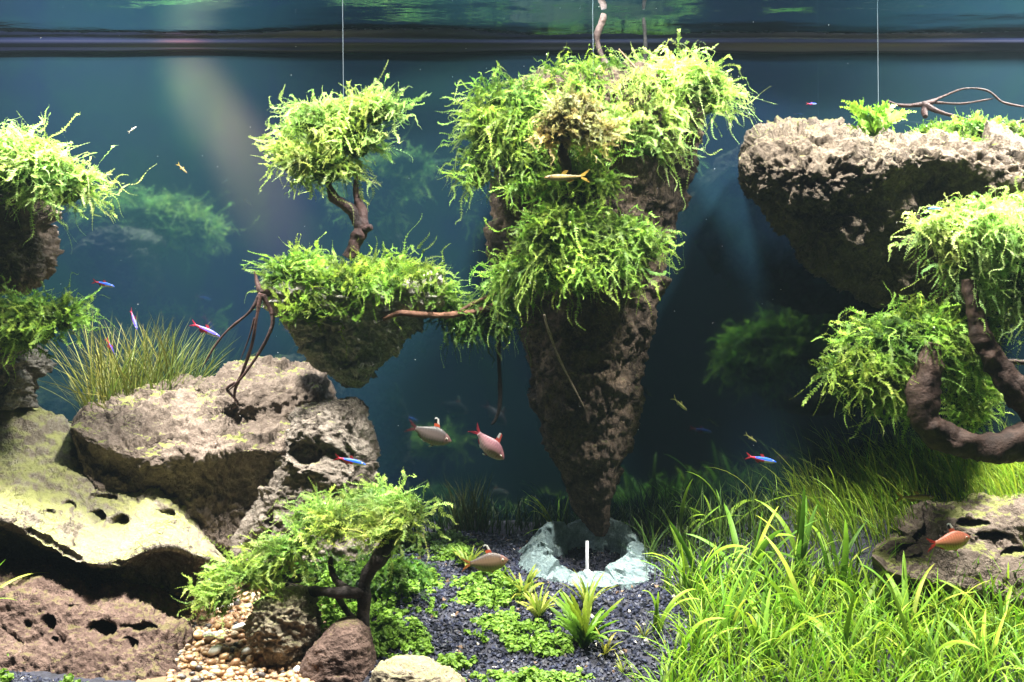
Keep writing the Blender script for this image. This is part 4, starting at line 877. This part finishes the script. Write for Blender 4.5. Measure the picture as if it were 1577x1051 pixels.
fr_ = np.stack([ax, bx, cx_], 1); sc = rg.uniform(.0020, .0044, (n, 1, 1)) * rg.uniform(.65, 1.25, (n, 6, 1))
V = p[:, None] + np.einsum('kj,njc->nkc', oct_, fr_) * sc
F = (of[None] + np.arange(n)[:, None, None] * 6).reshape(-1, 3)
tone = rg.uniform(.3, 1.9, (n, 1)); C = np.array([.015, .018, .037]) * tone
spk = rg.uniform(size=n); C[spk > .992] = (.55, .5, .42); C[(spk > .975) & (spk < .99)] = (.16, .10, .06); C[spk < .05] *= np.array([2.2, 1.8, 1.1])
o = obj('gravel', mesh_np('gravel', V.reshape(-1, 3), F, M_gravel, False, np.repeat(C, 6, 0))); o['kind'] = 'stuff'; o['label'] = 'loose blue black gravel between the carpet plants'; o['category'] = 'gravel'

# tan pebbles: each one an object
bed_u = [(285, 935), (480, 935), (480, 1075), (300, 1075)]
PB = []
PCOL = [(.34, .2, .095), (.42, .27, .14), (.28, .16, .08), (.47, .33, .19), (.38, .22, .14), (.5, .4, .28), (.07, .06, .06), (.7, .68, .62)]
for i in range(8):
    th = np.linspace(.05, PI - .05, 7)[:, None]; ph = (np.arange(8) / 8 * 2 * PI)[None]
    s = np.stack([np.sin(th) * np.cos(ph), np.sin(th) * np.sin(ph), np.cos(th) + 0 * ph], -1).reshape(-1, 3)
    s = s * (1 + .16 * vnoise(s * 1.6 + i * 7.7, i))[:, None] * np.array([1.15, .85, .72])
    PB.append(mesh_np('pebble', s, grid_faces(7, 8, True), M_pebble, True, np.broadcast_to(np.array(PCOL[i]), s.shape)))
bx_, by_ = np.meshgrid(np.linspace(P(280, 900, -.1)[0] - .01, P(490, 900, -.1)[0] + .02, 40), np.linspace(-.335, .02, 50))
m, nt, b = nmat('tan_grit'); b.inputs['Base Color'].default_value = (.16, .10, .055, 1); b.inputs['Roughness'].default_value = .9
bed = struct(obj('pebble_bed', mesh_np('pebble_bed', np.stack([bx_.ravel(), by_.ravel(), Gn(bx_, by_).ravel() + .003], 1), grid_faces(50, 40), m)))
rg = np.random.default_rng(87); q_ = [on_ground(rg.uniform(255, 486), rg.uniform(900, 1085)) for _ in range(950)]; sph = np.array([vv.co for vv in PB[0].vertices]); fq = grid_faces(7, 8, True); Vs, Cs = [], []
for c in q_:
    r = rg.uniform(.0028, .0048); a = rg.uniform(0, 6.3); rot = np.array([[math.cos(a), -math.sin(a), 0], [math.sin(a), math.cos(a), 0], [0, 0, 1]])
    Vs.append(sph @ rot.T * r + np.array([c[0], c[1], float(Gn(c[0], c[1])) + .003 + r * .3])); Cs.append(np.broadcast_to(np.array(PCOL[int(rg.integers(7))]) * rg.uniform(.7, 1.1), sph.shape))
o = obj('small_pebbles', mesh_np('small_pebbles', np.concatenate(Vs), np.concatenate([fq + 56 * i for i in range(950)]), M_pebble, True, np.concatenate(Cs)), bed); o['kind'] = 'stuff'
rg = np.random.default_rng(88); cnt = 0; spots = []
while cnt < 295:
    u, v = rg.uniform(285, 480), rg.uniform(905, 1066)
    c = on_ground(u, v); r = rg.uniform(.0038, .0066)
    if any((c[0] - q[0]) ** 2 + (c[1] - q[1]) ** 2 < (.62 * (r + q[2])) ** 2 for q in spots): 
        r = .0042
        if rg.uniform() > .25: continue
    spots.append((c[0], c[1], r)); cnt += 1
    k = int(rg.choice(8, p=[.2, .2, .14, .16, .12, .1, .05, .03]))
    o = obj('pebble', PB[k], bed, (c[0], c[1], float(Gn(c[0], c[1])) + .004 + r * rg.uniform(.1, .7))); o.scale = (r, r, r)
    o.rotation_euler = (rg.normal(0, .4), rg.normal(0, .4), rg.uniform(0, 6.3))
for (u, v, r) in [(322, 997, .0095), (368, 984, .0085), (331, 1019, .009), (381, 1017, .008), (349, 949, .008)]:
    c = on_ground(u, v); o = obj('pebble', PB[7], bed, (c[0], c[1], float(Gn(c[0], c[1])) + .012)); o.scale = (r, r, r * .8); o.rotation_euler = (.3, .2, u)
# gravel lying in the hollows of the right-hand rock
# ------------------------------------------------------------------ fish
def fin_mesh(base_a, base_b, tip_a, tip_b, colf, bulge=.0, nu=7, nv=7, th=.004):
    base_a, base_b, tip_a, tip_b = (np.array([q[0], 0, q[1]], float) for q in (base_a, base_b, tip_a, tip_b))
    u = np.linspace(0, 1, nu)[None, :, None]; v = np.linspace(0, 1, nv)[:, None, None]
    g = (base_a * (1 - u) + base_b * u) * (1 - v) + (tip_a * (1 - u) + tip_b * u) * v + bulge * v * (u * (1 - u) * 4) * unit((tip_a + tip_b - base_a - base_b)[None, None])
    C = np.array([[colf(a, b_) for a in u[0, :, 0]] for b_ in v[:, 0, 0]]).reshape(-1, 3)
    ripple = .006 * np.sin(u * 14) * v
    g = g + np.array([0, 1., 0]) * ripple
    g1 = g.reshape(-1, 3) + np.array([0, th, 0]) * (1 - .7 * np.repeat(v.ravel(), nu))[:, None]; g2 = g.reshape(-1, 3) - np.array([0, th, 0]) * (1 - .7 * np.repeat(v.ravel(), nu))[:, None]
    f = grid_faces(nv, nu); return np.concatenate([g1, g2]), np.concatenate([f, f[:, ::-1] + nu * nv]), np.concatenate([C, C])
def fish_meshes(kind):
    T = [0, .08, .22, .38, .52, .66, .78, .88, .95, 1.0]
    if kind in ('grey', 'pink', 'orange', 'red'):
        top = [.045, .05, .09, .135, .162, .152, .118, .08, .045, .008]; bot = [.045, .052, .11, .155, .165, .152, .125, .09, .055, .012]; wd = .40; top = [q * 1.45 for q in top]; bot = [q * 1.6 for q in bot]
        back, side, belly = {'grey': ((.04, .034, .034), (.085, .062, .056), (.17, .15, .14)), 'pink': ((.2, .09, .11), (.28, .14, .155), (.32, .24, .25)),
                             'orange': ((.07, .05, .04), (.15, .09, .05), (.2, .15, .1)), 'red': ((.36, .12, .07), (.48, .17, .09), (.42, .3, .2))}[kind]
    elif kind in ('neon', 'neon_pale'):
        top = [.03, .034, .055, .08, .098, .098, .085, .065, .042, .01]; bot = [.03, .036, .06, .09, .105, .10, .085, .065, .045, .012]; wd = .62
    else:
        top = [.03, .035, .05, .07, .085, .09, .08, .065, .045, .012]; bot = [.03, .036, .055, .08, .10, .10, .085, .065, .045, .012]; wd = .7
        back, side, belly = {'yellow': ((.14, .11, .04), (.28, .20, .06), (.3, .27, .17)), 'olive': ((.16, .17, .05), (.32, .32, .10), (.4, .4, .2)), 'white': ((.55, .5, .45), (.7, .66, .6), (.75, .72, .7))}[kind]
    n, m = 30, 20; t = np.linspace(0, 1, n); tp, bt_ = np.interp(t, T, top), np.interp(t, T, bot)
    for _ in range(2):
        for A in (tp, bt_): A[1:-1] = (A[:-2] + 2 * A[1:-1] + A[2:]) / 4
    a = np.arange(m) / m * 2 * PI; s, c = np.sin(a)[None], np.cos(a)[None]
    X = (-.5 + .98 * t)[:, None] + 0 * a; Z = np.where(s > 0, tp[:, None] * s, bt_[:, None] * s); Yy = (tp + bt_)[:, None] / 2 * wd * c * np.ones((n, 1))
    V = np.stack([X, Yy, Z], -1).reshape(-1, 3); zr = np.repeat(s, n, 0).ravel(); tt = np.repeat(t, m)
    C = np.zeros((n * m, 3))
    if kind in ('neon', 'neon_pale'):
        blue = (.01, .10, .75) if kind == 'neon' else (.10, .08, .55)
        for i in range(n * m):
            z, q = zr[i], tt[i]
            if z > .85: cc = (.03, .05, .10)
            elif z > -.12: cc = blue if q > .18 else (.55, .03, .06)
            elif q < .52: cc = (.62, .03, .05)
            else: cc = (.5, .48, .5)
            C[i] = cc
        C = C.reshape(n, m, 3)
    else:
        w1 = sstep(.0, .8, zr)[:, None]; w2 = sstep(-.1, -.8, zr)[:, None]
        C = np.array(side) * (1 - w1) * (1 - w2) + np.array(back) * w1 + np.array(belly) * w2
        C *= (1 + .3 * np.sin(tt * 95) * np.sin(zr * 19))[:, None]; C *= (1 - .45 * sstep(.45, .95, zr))[:, None]; C += .05 * (np.exp(-((zr - .1) / .12) ** 2) * (tt < .8))[:, None] * np.array([1., 1., 1.05])
        C[tt > .8] = C[tt > .8] * .9 + np.array([.06, .02, .02])
        g = np.exp(-((tt - .79) / .015) ** 2) * (np.abs(zr) < .7); C *= (1 - .35 * g)[:, None]
        C = C.reshape(n, m, 3)
    C = C.reshape(-1, 3); V = np.concatenate([V, [[-.5, 0, 0], [.485, 0, 0]]]); C = np.concatenate([C, C[:1], C[-1:]])
    k = n * m; j = np.arange(m); j2 = (j + 1) % m
    Tf = np.concatenate([np.stack([np.full(m, k), j2, j], 1), np.stack([np.full(m, k + 1), (n - 1) * m + j, (n - 1) * m + j2], 1)])
    R_ = {'body': mesh_np('body', V, [grid_faces(n, m, True), Tf], M_fish, True, C)}
    fc = {'grey': (.12, .03, .035), 'pink': (.6, .06, .1), 'orange': (.5, .18, .06), 'red': (.65, .06, .05), 'neon': (.5, .04, .06), 'neon_pale': (.6, .05, .1), 'yellow': (.5, .34, .06), 'olive': (.3, .32, .1), 'white': (.6, .5, .4)}[kind]
    cf = lambda u, v: tuple(np.array(fc) * (1.05 - .35 * v))
    tl = []
    for sg in (1, -1):
        q_ = .72 if kind in ('neon', 'neon_pale') else 1.0
        tl.append(fin_mesh((-.48, .045 * sg), (-.5, 0), (-.5 - .24 * q_, .19 * sg * q_), (-.5 - .10 * q_, .02 * sg), cf, .02))
    V = np.concatenate([tl[0][0], tl[1][0]]); F = np.concatenate([tl[0][1], tl[1][1] + len(tl[0][0])]); C = np.concatenate([tl[0][2], tl[1][2]])
    R_['tail_fin'] = mesh_np('tail_fin', V, F, M_fin, True, C)
    if kind in ('grey', 'pink', 'orange', 'red'):
        def df(u, v):
            if v > .82: return (.8, .8, .85)
            if v > .45: return (.012, .012, .015) if u < .62 else (.75, .7, .7)
            return (.7, .13, .06)
        if kind == 'pink':
            def df(u, v): return (.85, .82, .9) if v > .4 and u < .6 else (.75, .12, .1)
        R_['dorsal_fin'] = mesh_np('dorsal_fin', *(lambda q: (q[0], q[1], M_fin, True, q[2]))(fin_mesh((-.06, .19), (.09, .21), (-.12, .42), (-.01, .42), df, .03, 9, 12)))
        def af(u, v): return (.85, .85, .88) if (v > .6 and u > .6) else tuple(np.array(fc) * .8)
        R_['anal_fin'] = mesh_np('anal_fin', *(lambda q: (q[0], q[1], M_fin, True, q[2]))(fin_mesh((-.38, -.08), (-.10, -.225), (-.40, -.14), (-.19, -.26), af)))
        def pf(u, v): return (.85, .85, .88) if v > .5 else tuple(np.array(fc) * .8)
        R_['pelvic_fin'] = mesh_np('pelvic_fin', *(lambda q: (q[0], q[1], M_fin, True, q[2]))(fin_mesh((.06, -.225), (.12, -.225), (-.04, -.32), (.02, -.33), pf)))
    else:
        R_['dorsal_fin'] = mesh_np('dorsal_fin', *(lambda q: (q[0], q[1], M_fin, True, q[2]))(fin_mesh((-.10, .08), (.03, .09), (-.17, .17), (-.06, .19), cf)))
        R_['anal_fin'] = mesh_np('anal_fin', *(lambda q: (q[0], q[1], M_fin, True, q[2]))(fin_mesh((-.28, -.05), (-.08, -.09), (-.30, -.11), (-.18, -.16), cf)))
    er = .030 if kind in ('grey', 'pink', 'orange', 'red') else .026
    th = np.linspace(.02, PI - .02, 9)[:, None]; ph = (np.arange(12) / 12 * 2 * PI)[None]
    s = np.stack([np.sin(th) * np.cos(ph), np.cos(th) + 0 * ph, np.sin(th) * np.sin(ph)], -1).reshape(-1, 3)
    C = np.where((np.abs(s[:, 1:2]) > .78), (.004, .004, .005), (.55, .5, .45))
    R_['eye'] = mesh_np('eye', s * er * np.array([1, .6, 1]), grid_faces(9, 12, True), M_fish, True, C)
    w = np.interp(.86, t, (tp + bt_) / 2 * wd); R_['_eye'] = [(.345, sg * w * .93, .022) for sg in (-1, 1)]
    return R_
FM = {}
def fish(name, cat, kind, label, u, v, Y, px, pitch=0, yaw=0, roll=0, group=None):
    """px: body length in photo pixels; yaw 0 swims towards +x, 180 towards -x; pitch > 0 nose down"""
    if kind not in FM: FM[kind] = fish_meshes(kind)
    t = thing(name, label, cat, P(u, v, Y), group); s = px * K * (D + Y) / D / max(.35, abs(math.cos(math.radians(yaw)))) if abs(math.cos(math.radians(yaw))) > .5 else px * K * (D + Y) / D
    t.rotation_euler = tuple(math.radians(q) for q in (roll, pitch, yaw)); t.scale = (s, s, s)
    for k, me in FM[kind].items():
        if k[0] == '_': continue
        if k == 'eye':
            for q in FM[kind]['_eye']: obj('eye', me, t, q)
        else: obj(k, me, t)
    return t
TG = 'rosy tetras with spotted back fins'
fish('tetra', 'fish', 'grey', 'silver grey tetra with a black spotted back fin, between the boulder and the hanging rock', 668, 670, .0, 60, 20, 0, 0, TG)
fish('tetra', 'fish', 'pink', 'pink tetra nosing down under the hooked rootlet', 757, 688, .0, 57, 46, 0, 10, TG)
fish('tetra', 'fish', 'orange', 'orange brown tetra swimming over the carpet plants near the slate ring', 754, 865, -.02, 60, -6, 0, 0, TG)
fish('tetra', 'fish', 'red', 'red orange tetra in front of the hollow rock', 1468, 832, -.14, 60, -8, 10, 0, TG)
NG = 'blue and red neon tetras'
fish('neon_tetra', 'fish', 'neon', 'neon tetra above the lower moss tuft tip by the tank side', 162, 438, .05, 31, 14, 0, 0, NG)
fish('neon_tetra', 'fish', 'neon_pale', 'neon tetra turning away above the olive grass, red side showing', 207, 495, .1, 24, 50, -50, 0, NG)
fish('neon_tetra', 'fish', 'neon_pale', 'small dim neon tetra among the olive grass blades', 171, 537, .12, 14, 60, 60, 0, NG)
fish('neon_tetra', 'fish', 'neon_pale', 'violet neon tetra beside the bundle of roots', 320, 510, .0, 44, 26, 0, 0, NG)
fish('neon_tetra', 'fish', 'neon', 'bright neon tetra in front of the rough grey lump', 543, 711, -.09, 44, 14, 0, 0, NG)
fish('neon_tetra', 'fish', 'neon', 'deep blue neon tetra above the tallest strap blade', 1176, 708, .05, 42, 12, 0, 0, NG)
fish('neon_tetra', 'fish', 'neon', 'blue neon tetra standing in for a faint reflection left of the fern', 1251, 160, .26, 14, 0, 0, 0, NG)  # solid fish added in place of a faint blue reflection
fish('neon_tetra', 'fish', 'neon', 'neon tetra in the shade under the wide floating rock', 1442, 322, -.08, 28, 0, 180, 0, NG)
YG = 'slender yellowish fish'
fish('yellow_fish', 'fish', 'yellow', 'yellow striped fish in front of the yellowish moss knob', 866, 273, -.04, 58, 2, 180, 0, YG)
fish('yellow_fish', 'fish', 'yellow', 'golden fish gliding above the hollow rock', 1415, 766, -.03, 50, 0, 0, 0, YG)
fish('yellow_fish', 'fish', 'olive', 'olive green fish in the dark water beside the hanging rock', 1049, 624, .1, 26, 40, 20, 0, YG)
fish('yellow_fish', 'fish', 'olive', 'tiny olive fish just above the deep blue neon tetra', 1158, 676, .15, 20, 35, 15, 0, YG)
fish('yellow_fish', 'fish', 'yellow', 'tiny golden fish in open water above the boulder', 282, 261, .1, 18, 45, 0, 0, YG)
fish('yellow_fish', 'fish', 'white', 'tiny whitish fish in open water near the brightest moss', 205, 199, .05, 13, -35, 0, 0, YG)

# ------------------------------------------------------------------ specks drifting in the water
rg = np.random.default_rng(99); n = 130
p = np.stack([rg.uniform(-.75, .75, n), rg.uniform(-.2, .28, n), rg.uniform(.3, .93, n)], 1)
s = rg.uniform(.00025, .0006, (n, 1, 1)) * rg.uniform(.6, 1.4, (n, 6, 1))
V = p[:, None] + oct_[None] * s; F = (of[None] + np.arange(n)[:, None, None] * 6).reshape(-1, 3)
o = obj('floating_specks', mesh_np('floating_specks', V.reshape(-1, 3), F, M_gravel, False, np.full((n * 6, 3), .6))); o['kind'] = 'stuff'; o['label'] = 'tiny pale specks drifting in the water'; o['category'] = 'specks'
